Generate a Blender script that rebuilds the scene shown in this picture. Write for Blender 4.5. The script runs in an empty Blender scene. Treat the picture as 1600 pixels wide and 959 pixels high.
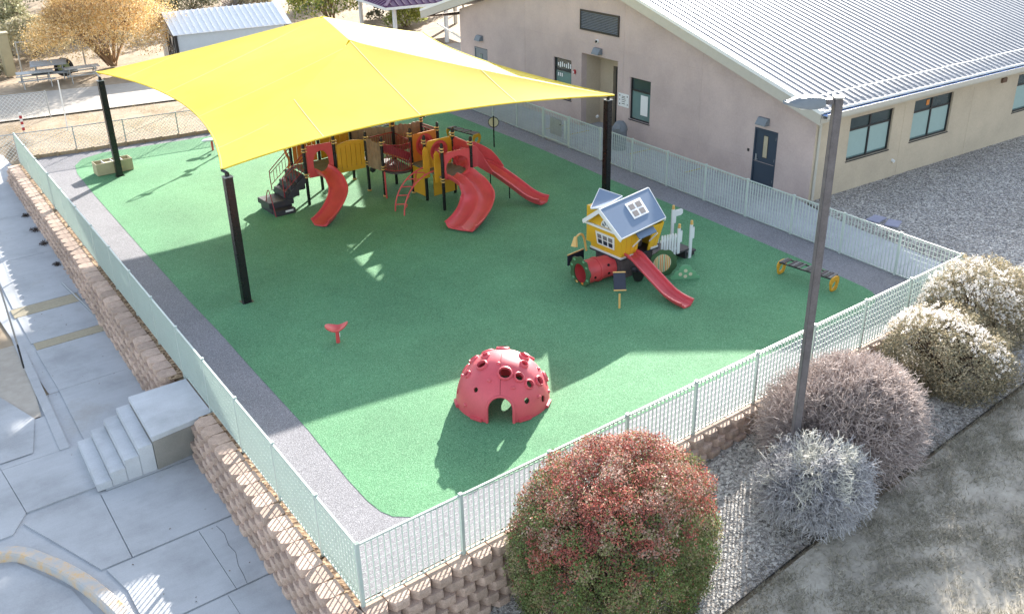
import bpy, bmesh, math, random
import numpy as np
from mathutils import Vector, Matrix
R = math.radians
SC = bpy.context.scene
COL = SC.collection
rnd = random.Random(7)

# ------------------------------------------------------------------ camera
cam_data = bpy.data.cameras.new('camera')
cam = bpy.data.objects.new('camera', cam_data)
COL.objects.link(cam)
YAW, PIT, ROLL = 0.65457, 0.44965, -0.02304
fw = Vector((math.sin(YAW)*math.cos(PIT), math.cos(YAW)*math.cos(PIT), -math.sin(PIT)))
rt = Vector((math.cos(YAW), -math.sin(YAW), 0)); up = rt.cross(fw)
r2 = rt*math.cos(ROLL)+up*math.sin(ROLL); u2 = up*math.cos(ROLL)-rt*math.sin(ROLL)
m = Matrix((r2, u2, -fw)).transposed().to_4x4()
m.translation = (-5.599, -11.692, 11.762)
cam.matrix_world = m
cam_data.sensor_width = 36; cam_data.lens = 33.75
cam_data.clip_start = 0.1; cam_data.clip_end = 2000
SC.camera = cam

# ------------------------------------------------------------------ light
SUN_AZ, SUN_EL = 52.0, 18.6            # azimuth from +Y towards +X of the direction TO the sun
world = bpy.data.worlds.new('World'); SC.world = world; world.use_nodes = True
wn = world.node_tree.nodes; wl = world.node_tree.links
sky = wn.new('ShaderNodeTexSky'); sky.sky_type = 'NISHITA'; sky.sun_disc = False
sky.sun_elevation = R(SUN_EL); sky.sun_rotation = R(SUN_AZ)
sky.air_density = 1.0; sky.dust_density = 1.2; sky.ozone_density = 1.0
bg = wn['Background']; bg.inputs['Strength'].default_value = 0.115
hs_n = wn.new('ShaderNodeHueSaturation'); hs_n.inputs['Saturation'].default_value = .62
wl.new(sky.outputs[0], hs_n.inputs['Color']); wl.new(hs_n.outputs[0], bg.inputs['Color'])
sd = bpy.data.lights.new('sun', 'SUN'); sd.energy = 5.0; sd.angle = R(0.5); sd.color = (1.0, 0.94, 0.86)
sun = bpy.data.objects.new('sun', sd); COL.objects.link(sun)
ce = math.cos(R(SUN_EL))
to_sun = Vector((math.sin(R(SUN_AZ))*ce, math.cos(R(SUN_AZ))*ce, math.sin(R(SUN_EL))))
sun.rotation_euler = to_sun.to_track_quat('Z', 'Y').to_euler()
sun.location = (20, 20, 30)
SC.view_settings.view_transform = 'Standard'; SC.view_settings.look = 'None'
SC.view_settings.exposure = 2.1; SC.view_settings.gamma = 1.0

# ------------------------------------------------------------------ materials
MATS = {}
TONE = {'block': 1.0, 'stucco_mauve': .66, 'stucco_tan': .66, 'white_trim': .85, 'galv': .85}   # overall paint lightness per material
def nodes_of(name, rough=.6, metal=0.0, spec=.5):
    m = bpy.data.materials.new(name); m.use_nodes = True
    nt = m.node_tree; b = nt.nodes['Principled BSDF']
    b.inputs['Roughness'].default_value = rough; b.inputs['Metallic'].default_value = metal
    b.inputs['Specular IOR Level'].default_value = spec
    MATS[name] = m
    return m, nt, b
def N(nt, t, **kw):
    n = nt.nodes.new(t)
    for k, v in kw.items():
        if k in n.inputs: n.inputs[k].default_value = v
        else: setattr(n, k, v)
    return n
def ramp(nt, stops):
    r = nt.nodes.new('ShaderNodeValToRGB'); e = r.color_ramp.elements
    while len(e) < len(stops): e.new(.5)
    for i, (p, c) in enumerate(stops):
        e[i].position = p; e[i].color = (*c, 1)
    return r
def coord(nt, scale=(1, 1, 1), rot=(0, 0, 0)):
    g = nt.nodes.new('ShaderNodeNewGeometry'); mp = nt.nodes.new('ShaderNodeMapping')
    mp.inputs['Scale'].default_value = scale; mp.inputs['Rotation'].default_value = rot
    nt.links.new(g.outputs['Position'], mp.inputs['Vector'])
    return mp.outputs[0]
def basic(name, col, rough=.55, metal=0.0, var=.12, scale=6, bump=.0, bscale=40, spec=.5, objvar=0.0, fine=0.0, fscale=60):
    """procedural colour: base, large soft wear noise, fine grain and per-object variation"""
    m, nt, b = nodes_of(name, rough, metal, spec)
    L = nt.links.new
    c = coord(nt)
    n1 = N(nt, 'ShaderNodeTexNoise', Scale=scale, Detail=5.0, Roughness=.6); L(c, n1.inputs['Vector'])
    mr = N(nt, 'ShaderNodeMapRange'); mr.inputs[1].default_value = .3; mr.inputs[2].default_value = .7
    mr.inputs[3].default_value = 1-var; mr.inputs[4].default_value = 1+var
    L(n1.outputs['Fac'], mr.inputs[0]); val = mr.outputs[0]
    if fine:
        n2 = N(nt, 'ShaderNodeTexNoise', Scale=fscale, Detail=2.0); L(c, n2.inputs['Vector'])
        m2 = N(nt, 'ShaderNodeMapRange'); m2.inputs[1].default_value = .3; m2.inputs[2].default_value = .7
        m2.inputs[3].default_value = 1-fine; m2.inputs[4].default_value = 1+fine
        L(n2.outputs['Fac'], m2.inputs[0])
        mm = N(nt, 'ShaderNodeMath', operation='MULTIPLY'); L(val, mm.inputs[0]); L(m2.outputs[0], mm.inputs[1]); val = mm.outputs[0]
    if objvar:
        oi = nt.nodes.new('ShaderNodeObjectInfo')
        m3 = N(nt, 'ShaderNodeMapRange'); m3.inputs[3].default_value = 1-objvar; m3.inputs[4].default_value = 1+objvar
        L(oi.outputs['Random'], m3.inputs[0])
        mm = N(nt, 'ShaderNodeMath', operation='MULTIPLY'); L(val, mm.inputs[0]); L(m3.outputs[0], mm.inputs[1]); val = mm.outputs[0]
    vm = N(nt, 'ShaderNodeVectorMath', operation='SCALE'); vm.inputs[0].default_value = tuple(x*TONE.get(name, .74) for x in col)
    L(val, vm.inputs['Scale']); L(vm.outputs[0], b.inputs['Base Color'])
    rr = N(nt, 'ShaderNodeMapRange'); rr.inputs[3].default_value = max(0, rough-.08); rr.inputs[4].default_value = min(1, rough+.08)
    L(n1.outputs['Fac'], rr.inputs[0]); L(rr.outputs[0], b.inputs['Roughness'])
    if bump:
        n3 = N(nt, 'ShaderNodeTexNoise', Scale=bscale, Detail=4.0); L(c, n3.inputs['Vector'])
        bp = N(nt, 'ShaderNodeBump', Strength=bump, Distance=.01); L(n3.outputs['Fac'], bp.inputs['Height']); L(bp.outputs[0], b.inputs['Normal'])
    return m
def speckle(name, cols, scale=75, rough=.9, big=.10, bump=.5, cell=True, bigscale=.6, patch=None):
    """granular surface: rubber crumb or gravel. cols = list of (pos, colour)"""
    m, nt, b = nodes_of(name, rough, 0, .25)
    L = nt.links.new; c = coord(nt)
    if cell:
        v = N(nt, 'ShaderNodeTexVoronoi', Scale=scale); L(c, v.inputs['Vector'])
        wn_ = N(nt, 'ShaderNodeSeparateColor'); L(v.outputs['Color'], wn_.inputs[0]); src = wn_.outputs[0]; hsrc = v.outputs['Distance']
    else:
        v = N(nt, 'ShaderNodeTexNoise', Scale=scale, Detail=3.0, Roughness=.7); L(c, v.inputs['Vector']); src = v.outputs['Fac']; hsrc = src
    r = ramp(nt, cols); L(src, r.inputs[0])
    n1 = N(nt, 'ShaderNodeTexNoise', Scale=bigscale, Detail=6.0, Roughness=.65); L(c, n1.inputs['Vector'])
    mr = N(nt, 'ShaderNodeMapRange'); mr.inputs[1].default_value = .3; mr.inputs[2].default_value = .7
    mr.inputs[3].default_value = 1-big; mr.inputs[4].default_value = 1+big
    L(n1.outputs['Fac'], mr.inputs[0])
    vm = N(nt, 'ShaderNodeVectorMath', operation='SCALE'); L(r.outputs[0], vm.inputs[0]); L(mr.outputs[0], vm.inputs['Scale'])
    out = vm.outputs[0]
    if patch:
        pcol, pscale, p0, p1 = patch
        n2 = N(nt, 'ShaderNodeTexNoise', Scale=pscale, Detail=7.0, Roughness=.7); L(c, n2.inputs['Vector'])
        pr = N(nt, 'ShaderNodeMapRange'); pr.inputs[1].default_value = p0; pr.inputs[2].default_value = p1; L(n2.outputs['Fac'], pr.inputs[0])
        mx = N(nt, 'ShaderNodeMix', data_type='RGBA'); L(pr.outputs[0], mx.inputs['Factor']); L(out, mx.inputs[6]); mx.inputs[7].default_value = (*pcol, 1)
        out = mx.outputs[2]
    L(out, b.inputs['Base Color'])
    if bump:
        bp = N(nt, 'ShaderNodeBump', Strength=bump, Distance=.012); L(hsrc, bp.inputs['Height']); L(bp.outputs[0], b.inputs['Normal'])
    return m
def attr_mat(name, rough=.7, trans=0.0, spec=.3):
    m, nt, b = nodes_of(name, rough, 0, spec)
    a = nt.nodes.new('ShaderNodeAttribute'); a.attribute_name = 'tint'
    nt.links.new(a.outputs['Color'], b.inputs['Base Color'])
    if trans:
        t = nt.nodes.new('ShaderNodeBsdfTranslucent'); nt.links.new(a.outputs['Color'], t.inputs['Color'])
        mx = nt.nodes.new('ShaderNodeMixShader'); mx.inputs[0].default_value = trans
        out = nt.nodes['Material Output']
        nt.links.new(b.outputs[0], mx.inputs[1]); nt.links.new(t.outputs[0], mx.inputs[2]); nt.links.new(mx.outputs[0], out.inputs['Surface'])
    return m

speckle('green_rubber', [(0, (.058, .160, .078)), (.35, (.082, .222, .110)), (.75, (.112, .276, .140)), (1, (.175, .345, .195))], scale=62, big=.16, bigscale=.35)
speckle('gray_rubber', [(0, (.14, .138, .148)), (.4, (.20, .197, .212)), (.8, (.24, .237, .252)), (1, (.32, .317, .332))], scale=62, big=.10, bigscale=.5)
speckle('gravel', [(0, (.11, .10, .09)), (.3, (.26, .24, .22)), (.7, (.39, .365, .335)), (1, (.60, .57, .52))], scale=19, big=.22, bigscale=.35, bump=1.0)
speckle('dirt', [(0, (.20, .15, .10)), (.5, (.30, .235, .165)), (1, (.42, .34, .255))], scale=2.2, cell=False, big=.22, bigscale=.12, bump=.5, patch=((.21, .155, .09), .35, .52, .68))
speckle('road_dirt', [(0, (.30, .265, .22)), (.5, (.38, .345, .30)), (1, (.47, .43, .38))], scale=3, cell=False, big=.12, bigscale=.3, bump=.3)
speckle('lawn', [(0, (.17, .15, .12)), (.4, (.32, .292, .245)), (.7, (.42, .382, .32)), (1, (.53, .475, .395))], scale=9, cell=False, big=.3, bigscale=.5, bump=.8, patch=((.43, .395, .335), .8, .48, .66))
speckle('soil_strip', [(0, (.06, .035, .02)), (.4, (.19, .12, .07)), (1, (.42, .31, .20))], scale=16, big=.2, bump=1.0)

def concrete(name, col, stain=(.28, .25, .21)):
    m, nt, b = nodes_of(name, .82, 0, .35)
    L = nt.links.new; c = coord(nt)
    n1 = N(nt, 'ShaderNodeTexNoise', Scale=.7, Detail=7.0, Roughness=.62); L(c, n1.inputs['Vector'])
    n2 = N(nt, 'ShaderNodeTexNoise', Scale=38.0, Detail=3.0); L(c, n2.inputs['Vector'])
    c2 = coord(nt, (.35, 3.0, 1), (0, 0, .25))
    n3 = N(nt, 'ShaderNodeTexNoise', Scale=2.2, Detail=5.0, Roughness=.7); L(c2, n3.inputs['Vector'])
    r = ramp(nt, [(.30, tuple(x*.78 for x in col)), (.5, col), (.72, tuple(x*1.13 for x in col))]); L(n1.outputs['Fac'], r.inputs[0])
    mr = N(nt, 'ShaderNodeMapRange'); mr.inputs[3].default_value = .86; mr.inputs[4].default_value = 1.14; L(n2.outputs['Fac'], mr.inputs[0])
    mr3 = N(nt, 'ShaderNodeMapRange'); mr3.inputs[1].default_value = .35; mr3.inputs[2].default_value = .65; mr3.inputs[3].default_value = .97; mr3.inputs[4].default_value = 1.025; L(n3.outputs['Fac'], mr3.inputs[0])
    mm = N(nt, 'ShaderNodeMath', operation='MULTIPLY'); L(mr.outputs[0], mm.inputs[0]); L(mr3.outputs[0], mm.inputs[1])
    vm = N(nt, 'ShaderNodeVectorMath', operation='SCALE'); L(r.outputs[0], vm.inputs[0]); L(mm.outputs[0], vm.inputs['Scale'])
    n4 = N(nt, 'ShaderNodeTexNoise', Scale=.45, Detail=8.0, Roughness=.75); c4 = coord(nt, (1, 1, 1), (0, 0, 1.1)); L(c4, n4.inputs['Vector'])
    pr = N(nt, 'ShaderNodeMapRange'); pr.inputs[1].default_value = .58; pr.inputs[2].default_value = .78; pr.inputs[4].default_value = .55; L(n4.outputs['Fac'], pr.inputs[0])
    mx = N(nt, 'ShaderNodeMix', data_type='RGBA'); L(pr.outputs[0], mx.inputs['Factor']); L(vm.outputs[0], mx.inputs[6]); mx.inputs[7].default_value = (*stain, 1)
    L(mx.outputs[2], b.inputs['Base Color'])
    bp = N(nt, 'ShaderNodeBump', Strength=.25, Distance=.004); L(n2.outputs['Fac'], bp.inputs['Height']); L(bp.outputs[0], b.inputs['Normal'])
    return m
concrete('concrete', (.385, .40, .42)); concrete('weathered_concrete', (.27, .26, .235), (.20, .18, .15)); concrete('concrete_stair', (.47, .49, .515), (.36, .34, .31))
concrete('curb_concrete', (.44, .42, .39))
def curb_mat():
    m, nt, b = nodes_of('curb_paint', .8); L = nt.links.new; c = coord(nt)
    n = N(nt, 'ShaderNodeTexNoise', Scale=3.2, Detail=7.0, Roughness=.7); L(c, n.inputs['Vector'])
    r = ramp(nt, [(.40, (.40, .41, .42)), (.52, (.50, .43, .36)), (.66, (.62, .40, .18))]); L(n.outputs['Fac'], r.inputs[0]); L(r.outputs[0], b.inputs['Base Color'])
curb_mat()
basic('stucco_mauve', (.67, .535, .495), .92, var=.11, scale=.7, bump=.35, bscale=60, fine=.04, fscale=14)
basic('stucco_tan', (.68, .57, .43), .92, var=.11, scale=.7, bump=.35, bscale=60, fine=.04, fscale=14)
basic('block', (.44, .325, .26), .95, var=.16, scale=7, bump=.6, bscale=28, objvar=.20, fine=.16, fscale=45)
basic('mint_metal', (.57, .665, .61), .38, var=.04, scale=3, spec=.5)
basic('white_trim', (.78, .79, .78), .5, var=.04, scale=5)
basic('white_plastic', (.80, .83, .85), .4, var=.03, scale=4)
basic('black_metal', (.012, .012, .013), .28, var=.1, scale=4)
basic('dark_bronze', (.024, .024, .026), .4, var=.1)
basic('door_blue', (.035, .055, .085), .5, var=.08, scale=2)
basic('gray_metal', (.20, .23, .26), .45, var=.1)
basic('pole_bronze', (.135, .125, .135), .55, var=.22, scale=5, fine=.12, fscale=30)
basic('fascia', (.56, .53, .46), .5, var=.04)
basic('soffit_brown', (.16, .09, .055), .8)
basic('galv', (.42, .44, .45), .45, metal=.6, var=.12, scale=8)
basic('red_plastic', (.74, .085, .09), .42, var=.12, scale=2.2, fine=.03, fscale=35)
basic('maroon_metal', (.30, .016, .03), .45, var=.1)
basic('slide_red', (.76, .095, .11), .40, var=.10, scale=2.0)
basic('yellow_plastic', (.78, .40, .025), .42, var=.07, scale=3)
basic('house_yellow', (.86, .50, .03), .45, var=.04, scale=3)
basic('clamp_yellow', (.80, .50, .16), .4, var=.05)
basic('orange_plastic', (.75, .25, .035), .45, var=.06)
basic('brown_plank', (.34, .215, .135), .7, var=.18, scale=5, objvar=.15)
basic('deck_gray', (.20, .19, .18), .75, var=.2, scale=5, fine=.2, fscale=30)
basic('dark_plastic', (.045, .04, .05), .55, var=.1)
basic('wood_dark', (.11, .085, .085), .75, var=.25, scale=9)
basic('roof_blue', (.215, .29, .41), .85, var=.03, spec=.15)
basic('leaf_green', (.05, .12, .045), .6, var=.1); basic('mint_green', (.16, .42, .22), .55, var=.05)
basic('dot_cream', (.72, .66, .45), .6, var=.05); basic('window_grey', (.22, .20, .20), .8)
basic('navy', (.016, .022, .045), .5)
basic('glass_teal', (.17, .27, .26), .12, var=.10, scale=1.5, spec=.8)
basic('glass_dark', (.05, .075, .075), .08, var=.2, scale=1.2, spec=.9)
basic('blind', (.36, .50, .48), .6, var=.04)
basic('cream_box', (.52, .46, .29), .7, var=.06)
basic('trash_gray', (.20, .225, .25), .6, var=.1)
basic('ramp_tan', (.47, .41, .29), .85, var=.08, scale=5, fine=.1, fscale=30)
basic('shed_white', (.62, .68, .74), .6, var=.04)
basic('shed_roof', (.95, .97, 1.0), .6, metal=.0, var=.05)
basic('purple_roof', (.13, .045, .13), .5, var=.08)
basic('bark', (.13, .09, .06), .9, var=.2); basic('tyre', (.02, .02, .022), .8); basic('rim_lime', (.42, .50, .20), .5)
basic('yellow_paint', (.55, .45, .08), .8, var=.2, scale=12); basic('red_paint', (.45, .03, .04), .6)
basic('splash_lavender', (.42, .42, .55), .7); basic('timber', (.38, .29, .19), .85, var=.2, scale=8, objvar=.15)
basic('gutter_sky_tint', (.30, .45, .80), .5, var=.05)  # blue sky reflection in the gutter, put into the base colour
attr_mat('foliage', .7, .25); attr_mat('twigs', .85); attr_mat('stones', .9)
def sail_mat():
    m, nt, b = nodes_of('sail_fabric', .75, 0, .2); L = nt.links.new
    c = coord(nt); n = N(nt, 'ShaderNodeTexNoise', Scale=.6, Detail=4.0); L(c, n.inputs['Vector'])
    r = ramp(nt, [(.3, (.80, .65, .09)), (.7, (.85, .70, .115))]); L(n.outputs['Fac'], r.inputs[0]); L(r.outputs[0], b.inputs['Base Color'])
    n2 = N(nt, 'ShaderNodeTexNoise', Scale=220.0); L(c, n2.inputs['Vector'])
    bp = N(nt, 'ShaderNodeBump', Strength=.15, Distance=.002); L(n2.outputs['Fac'], bp.inputs['Height']); L(bp.outputs[0], b.inputs['Normal'])
    t = nt.nodes.new('ShaderNodeBsdfTranslucent'); L(r.outputs[0], t.inputs['Color'])
    mx = nt.nodes.new('ShaderNodeMixShader'); mx.inputs[0].default_value = .34
    L(b.outputs[0], mx.inputs[1]); L(t.outputs[0], mx.inputs[2]); L(mx.outputs[0], nt.nodes['Material Output'].inputs['Surface'])
sail_mat()
basic('sail_thread', (.85, .78, .36), .8, var=.03)
basic('dome_pink', (.76, .105, .135), .45, var=.10, scale=2.2, fine=.04, fscale=35)
def roof_mat():
    m, nt, b = nodes_of('roof_metal', .48, .10, .45); L = nt.links.new; c = coord(nt)
    n = N(nt, 'ShaderNodeTexNoise', Scale=.35, Detail=4.0); L(c, n.inputs['Vector'])
    r = ramp(nt, [(.3, (.185, .195, .215)), (.7, (.235, .245, .265))]); L(n.outputs['Fac'], r.inputs[0]); L(r.outputs[0], b.inputs['Base Color'])
    n2 = N(nt, 'ShaderNodeTexNoise', Scale=5.0, Detail=3.0); L(c, n2.inputs['Vector'])
    rr = N(nt, 'ShaderNodeMapRange'); rr.inputs[3].default_value = .34; rr.inputs[4].default_value = .5; L(n2.outputs['Fac'], rr.inputs[0]); L(rr.outputs[0], b.inputs['Roughness'])
roof_mat()
def chain_mat():
    m, nt, b = nodes_of('chain_link', .5, .3); L = nt.links.new
    b.inputs['Base Color'].default_value = (.62, .62, .60, 1)
chain_mat()

# ------------------------------------------------------------------ mesh helpers
class MB:
    """collects shapes in world coordinates"""
    def __init__(s): s.v = []; s.f = []
    def add(s, vs, fs):
        o = len(s.v); s.v += [tuple(v) for v in vs]; s.f += [tuple(i+o for i in f) for f in fs]; return s
    def box(s, x0, x1, y0, y1, z0, z1):
        return s.add([(x0, y0, z0), (x1, y0, z0), (x1, y1, z0), (x0, y1, z0), (x0, y0, z1), (x1, y0, z1), (x1, y1, z1), (x0, y1, z1)],
                     [(0, 3, 2, 1), (4, 5, 6, 7), (0, 1, 5, 4), (1, 2, 6, 5), (2, 3, 7, 6), (3, 0, 4, 7)])
    def obox(s, c, ax, ay, az, hx, hy, hz_):
        c = Vector(c); ax = Vector(ax).normalized()*hx; ay = Vector(ay).normalized()*hy; az = Vector(az).normalized()*hz_
        vs = [c+ax*i+ay*j+az*k for k in (-1, 1) for (i, j) in ((-1, -1), (1, -1), (1, 1), (-1, 1))]
        return s.add(vs, [(0, 3, 2, 1), (4, 5, 6, 7), (0, 1, 5, 4), (1, 2, 6, 5), (2, 3, 7, 6), (3, 0, 4, 7)])
    def beam(s, a, b, w, h, upv=(0, 0, 1)):
        a = Vector(a); b = Vector(b); d = (b-a); u = Vector(upv)
        side = d.cross(u)
        if side.length < 1e-5: side = d.cross(Vector((1, 0, 0)))
        side.normalize(); u2 = side.cross(d).normalized()
        return s.obox((a+b)/2, d, side, u2, d.length/2, w/2, h/2)
    def tube(s, pts, r, n=8, closed=False, caps=True):
        pts = [Vector(p) for p in pts]; k = len(pts); rs = r if isinstance(r, (list, tuple)) else [r]*k
        vs = []; fs = []; prev = None
        for i, p in enumerate(pts):
            if closed: t = pts[(i+1) % k]-pts[i-1]
            else: t = pts[min(i+1, k-1)]-pts[max(i-1, 0)]
            t.normalize()
            if prev is None:
                a = t.cross(Vector((0, 0, 1)))
                if a.length < .05: a = t.cross(Vector((1, 0, 0)))
            else: a = prev-t*prev.dot(t)
            a.normalize(); prev = a; b = t.cross(a)
            for j in range(n):
                th = 2*math.pi*j/n; vs.append(p+(a*math.cos(th)+b*math.sin(th))*rs[i])
        for i in range(k if closed else k-1):
            for j in range(n):
                q = (i+1) % k
                fs.append((i*n+j, i*n+(j+1) % n, q*n+(j+1) % n, q*n+j))
        if caps and not closed:
            fs.append(tuple(range(n))[::-1]); fs.append(tuple((k-1)*n+j for j in range(n)))
        return s.add(vs, fs)
    def prism(s, poly, base, ux, uy, un, t0, t1):
        """extrude 2-D polygon (in ux, uy) from t0 to t1 along un"""
        base = Vector(base); ux = Vector(ux); uy = Vector(uy); un = Vector(un); n = len(poly)
        vs = [base+ux*p[0]+uy*p[1]+un*t for t in (t0, t1) for p in poly]
        return s.add(vs, [tuple(range(n))[::-1], tuple(range(n, 2*n))]+[(i, (i+1) % n, n+(i+1) % n, n+i) for i in range(n)])
    def ring(s, outer, inner, base, ux, uy, un, t0, t1):
        """plate with a hole: outer and inner loops with the same number of points"""
        base = Vector(base); ux = Vector(ux); uy = Vector(uy); un = Vector(un); n = len(outer)
        vs = [base+ux*p[0]+uy*p[1]+un*t for t in (t0, t1) for loop in (outer, inner) for p in loop]
        fs = []
        for i in range(n):
            j = (i+1) % n
            fs += [(i, n+i, n+j, j), (2*n+i, 2*n+j, 3*n+j, 3*n+i), (i, j, 2*n+j, 2*n+i), (n+i, 3*n+i, 3*n+j, n+j)]
        return s.add(vs, fs)
    def lathe(s, c, prof, n=16, squash=1):
        vs = []; fs = []; c = Vector(c); k = len(prof)
        for (r, z) in prof:
            for j in range(n):
                th = 2*math.pi*j/n; vs.append(c+Vector((r*math.cos(th), r*squash*math.sin(th), z)))
        for i in range(k-1):
            for j in range(n): fs.append((i*n+j, i*n+(j+1) % n, (i+1)*n+(j+1) % n, (i+1)*n+j))
        fs.append(tuple(range(n))[::-1]); fs.append(tuple((k-1)*n+j for j in range(n)))
        return s.add(vs, fs)
    def build(s, name, mat, parent=None, bevel=0, smooth=False, origin=None):
        me = bpy.data.meshes.new(name)
        if origin is None: origin = tuple(parent.get('_wo', (0, 0, 0))) if parent else (0, 0, 0)
        ox, oy, oz = origin
        me.from_pydata([(x-ox, y-oy, z-oz) for x, y, z in s.v], [], s.f)
        me.materials.append(MATS[mat])
        bm = bmesh.new(); bm.from_mesh(me); bmesh.ops.recalc_face_normals(bm, faces=bm.faces)
        if bevel: bmesh.ops.bevel(bm, geom=[e for e in bm.edges if e.calc_face_angle(0) > .6], offset=bevel, segments=2, affect='EDGES', clamp_overlap=True)
        bm.to_mesh(me); bm.free()
        if smooth:
            me.polygons.foreach_set('use_smooth', [True]*len(me.polygons)); me.update()
            try: me.set_sharp_from_angle(angle=R(40))
            except Exception: pass
        o = bpy.data.objects.new(name, me); COL.objects.link(o)
        if parent: o.parent = parent; o['_wo'] = list(origin)
        else: o.location = origin; o['_wo'] = list(origin)
        return o
def tag(o, label=None, cat=None, group=None, kind=None):
    if label: o['label'] = label
    if cat: o['category'] = cat
    if group: o['group'] = group
    if kind: o['kind'] = kind
    return o
def thing(name, label, cat, loc, group=None):
    o = bpy.data.objects.new(name, None); COL.objects.link(o); o.location = loc; o['_wo'] = list(loc); o.empty_display_size = .3
    return tag(o, label, cat, group)
def copy_part(src, parent, loc=None, rotz=None, name=None):
    c = src.copy(); COL.objects.link(c); c.parent = parent
    if loc is not None: c.location = loc
    if rotz is not None: c.rotation_euler = (0, 0, rotz)
    return c
def np_mesh(name, V, F, mat, tint=None, parent=None, smooth=False, origin=(0, 0, 0)):
    """V (n,3), F (m,k) arrays; tint (m,3) per-face colour"""
    V = np.asarray(V, np.float32)-np.asarray(origin, np.float32); F = np.asarray(F, np.int32); k = F.shape[1]
    me = bpy.data.meshes.new(name)
    me.vertices.add(len(V)); me.vertices.foreach_set('co', V.ravel())
    me.loops.add(F.size); me.loops.foreach_set('vertex_index', F.ravel())
    me.polygons.add(len(F)); me.polygons.foreach_set('loop_start', np.arange(0, F.size, k, dtype=np.int32))
    if tint is not None:
        a = me.attributes.new('tint', 'FLOAT_COLOR', 'CORNER')
        c = np.ones((len(F), 4), np.float32); c[:, :3] = tint
        a.data.foreach_set('color', np.repeat(c, k, axis=0).ravel())
    me.materials.append(MATS[mat]); me.update(calc_edges=True); me.validate()
    o = bpy.data.objects.new(name, me); COL.objects.link(o)
    if parent: o.parent = parent
    else: o.location = origin
    return o
def sheet(name, poly, z, mat, kind='structure', thick=0):
    me = MB()
    zf = z if callable(z) else (lambda x, y: z)
    bm = bmesh.new(); vs = [bm.verts.new((x, y, zf(x, y))) for x, y in poly]; f = bm.faces.new(vs)
    bmesh.ops.triangulate(bm, faces=[f])
    if thick:
        r = bmesh.ops.extrude_face_region(bm, geom=bm.faces[:]+bm.edges[:])
        for v in [g for g in r['geom'] if isinstance(g, bmesh.types.BMVert)]: v.co.z -= thick
    bmesh.ops.recalc_face_normals(bm, faces=bm.faces)
    m_ = bpy.data.meshes.new(name); bm.to_mesh(m_); bm.free(); m_.materials.append(MATS[mat])
    o = bpy.data.objects.new(name, m_); COL.objects.link(o)
    if kind: o['kind'] = kind
    return o
def circle(r, n, cx=0, cy=0, ry=None, a0=0):
    ry = ry or r
    return [(cx+r*math.cos(a0+2*math.pi*i/n), cy+ry*math.sin(a0+2*math.pi*i/n)) for i in range(n)]
def catmull(P, n=8):
    P = [Vector(p) for p in P]; P = [P[0]*2-P[1]]+P+[P[-1]*2-P[-2]]; out = []
    for i in range(1, len(P)-2):
        for k in range(n):
            t = k/n; a, b, c, d = P[i-1:i+3]
            out.append(.5*((2*b)+(c-a)*t+(2*a-5*b+4*c-d)*t*t+(3*b-a-3*c+d)*t**3))
    out.append(P[-2]); return out
# ------------------------------------------------------------------ ground levels
def lerp(x, pts):
    if x <= pts[0][0]: return pts[0][1]
    for (a, b), (c, d) in zip(pts, pts[1:]):
        if x <= c: return b+(d-b)*(x-a)/(c-a)
    return pts[-1][1]
def fence_x(y): return .0632*y
def far_x(y): return 19.04+.0923*y
def gravel_z(x, y): return lerp(x, [(0, -1.22), (3, -1.12), (9, -.55), (15, -.2), (18, -.03)])-.03*max(0, -y-1)*max(0, 1-max(0, x-14)/6)
def walk_z(x, y): return lerp(y, [(13, -.95), (15, -.93), (19, -.84), (32, -.62), (40, -.1)])
def smooth(t): t = max(0, min(1, t)); return t*t*(3-2*t)
def ground_z(x, y):
    if x < -1.2 and y < 12.5: return -1.3
    zl = walk_z(x, y)-.06 if y > 0 else -1.1
    zr = gravel_z(x, y)-.05
    zb = -.05+.12*math.sin(x*.11+y*.07)*smooth((y-45)/20)+1.2*smooth((y-62)/40)*(1+.5*math.sin(x*.09))
    z = zb
    if y < .4: z = zr+(zb-zr)*smooth((x-18)/6)
    if x < fence_x(y)+.3 and y >= -2: z = min(z, zl) if y < 36 else zl*(1-smooth((y-33)/8))+zb*smooth((y-33)/8)
    if x < -.2 and y < .4: z = zl+(zr-zl)*smooth((x+1.5)/1.5) if y > -4 else min(zr, -1.15)
    if x > fence_x(y)-.2 and y > .3 and y < 33 and x < 40: z = -.12
    return z
def build_ground():
    xs = list(np.arange(-14, 30, .5))+list(np.arange(30, 60, 2))+list(np.arange(60, 400, 20))
    xs = list(np.arange(-200, -14, 12))+xs
    ys = list(np.arange(-14, 42, .5))+list(np.arange(42, 120, 2))+list(np.arange(120, 420, 20)); ys = list(np.arange(-120, -14, 12))+ys
    V = [(x, y, ground_z(x, y)) for y in ys for x in xs]; nx = len(xs)
    F = [(j*nx+i, j*nx+i+1, (j+1)*nx+i+1, (j+1)*nx+i) for j in range(len(ys)-1) for i in range(nx-1)]
    o = np_mesh('ground', V, F, 'dirt'); o['kind'] = 'structure'
build_ground()
def grid_sheet(name, x0, x1, y0, y1, zf, mat, step=.5, keep=None):
    xs = np.arange(x0, x1+1e-6, step); ys = np.arange(y0, y1+1e-6, step); nx = len(xs)
    V = [(x, y, zf(x, y)) for y in ys for x in xs]
    F = [(j*nx+i, j*nx+i+1, (j+1)*nx+i+1, (j+1)*nx+i) for j in range(len(ys)-1) for i in range(nx-1) if keep is None or keep(xs[i]+step/2, ys[j]+step/2)]
    o = np_mesh(name, V, F, mat); o['kind'] = 'structure'; return o
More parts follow.
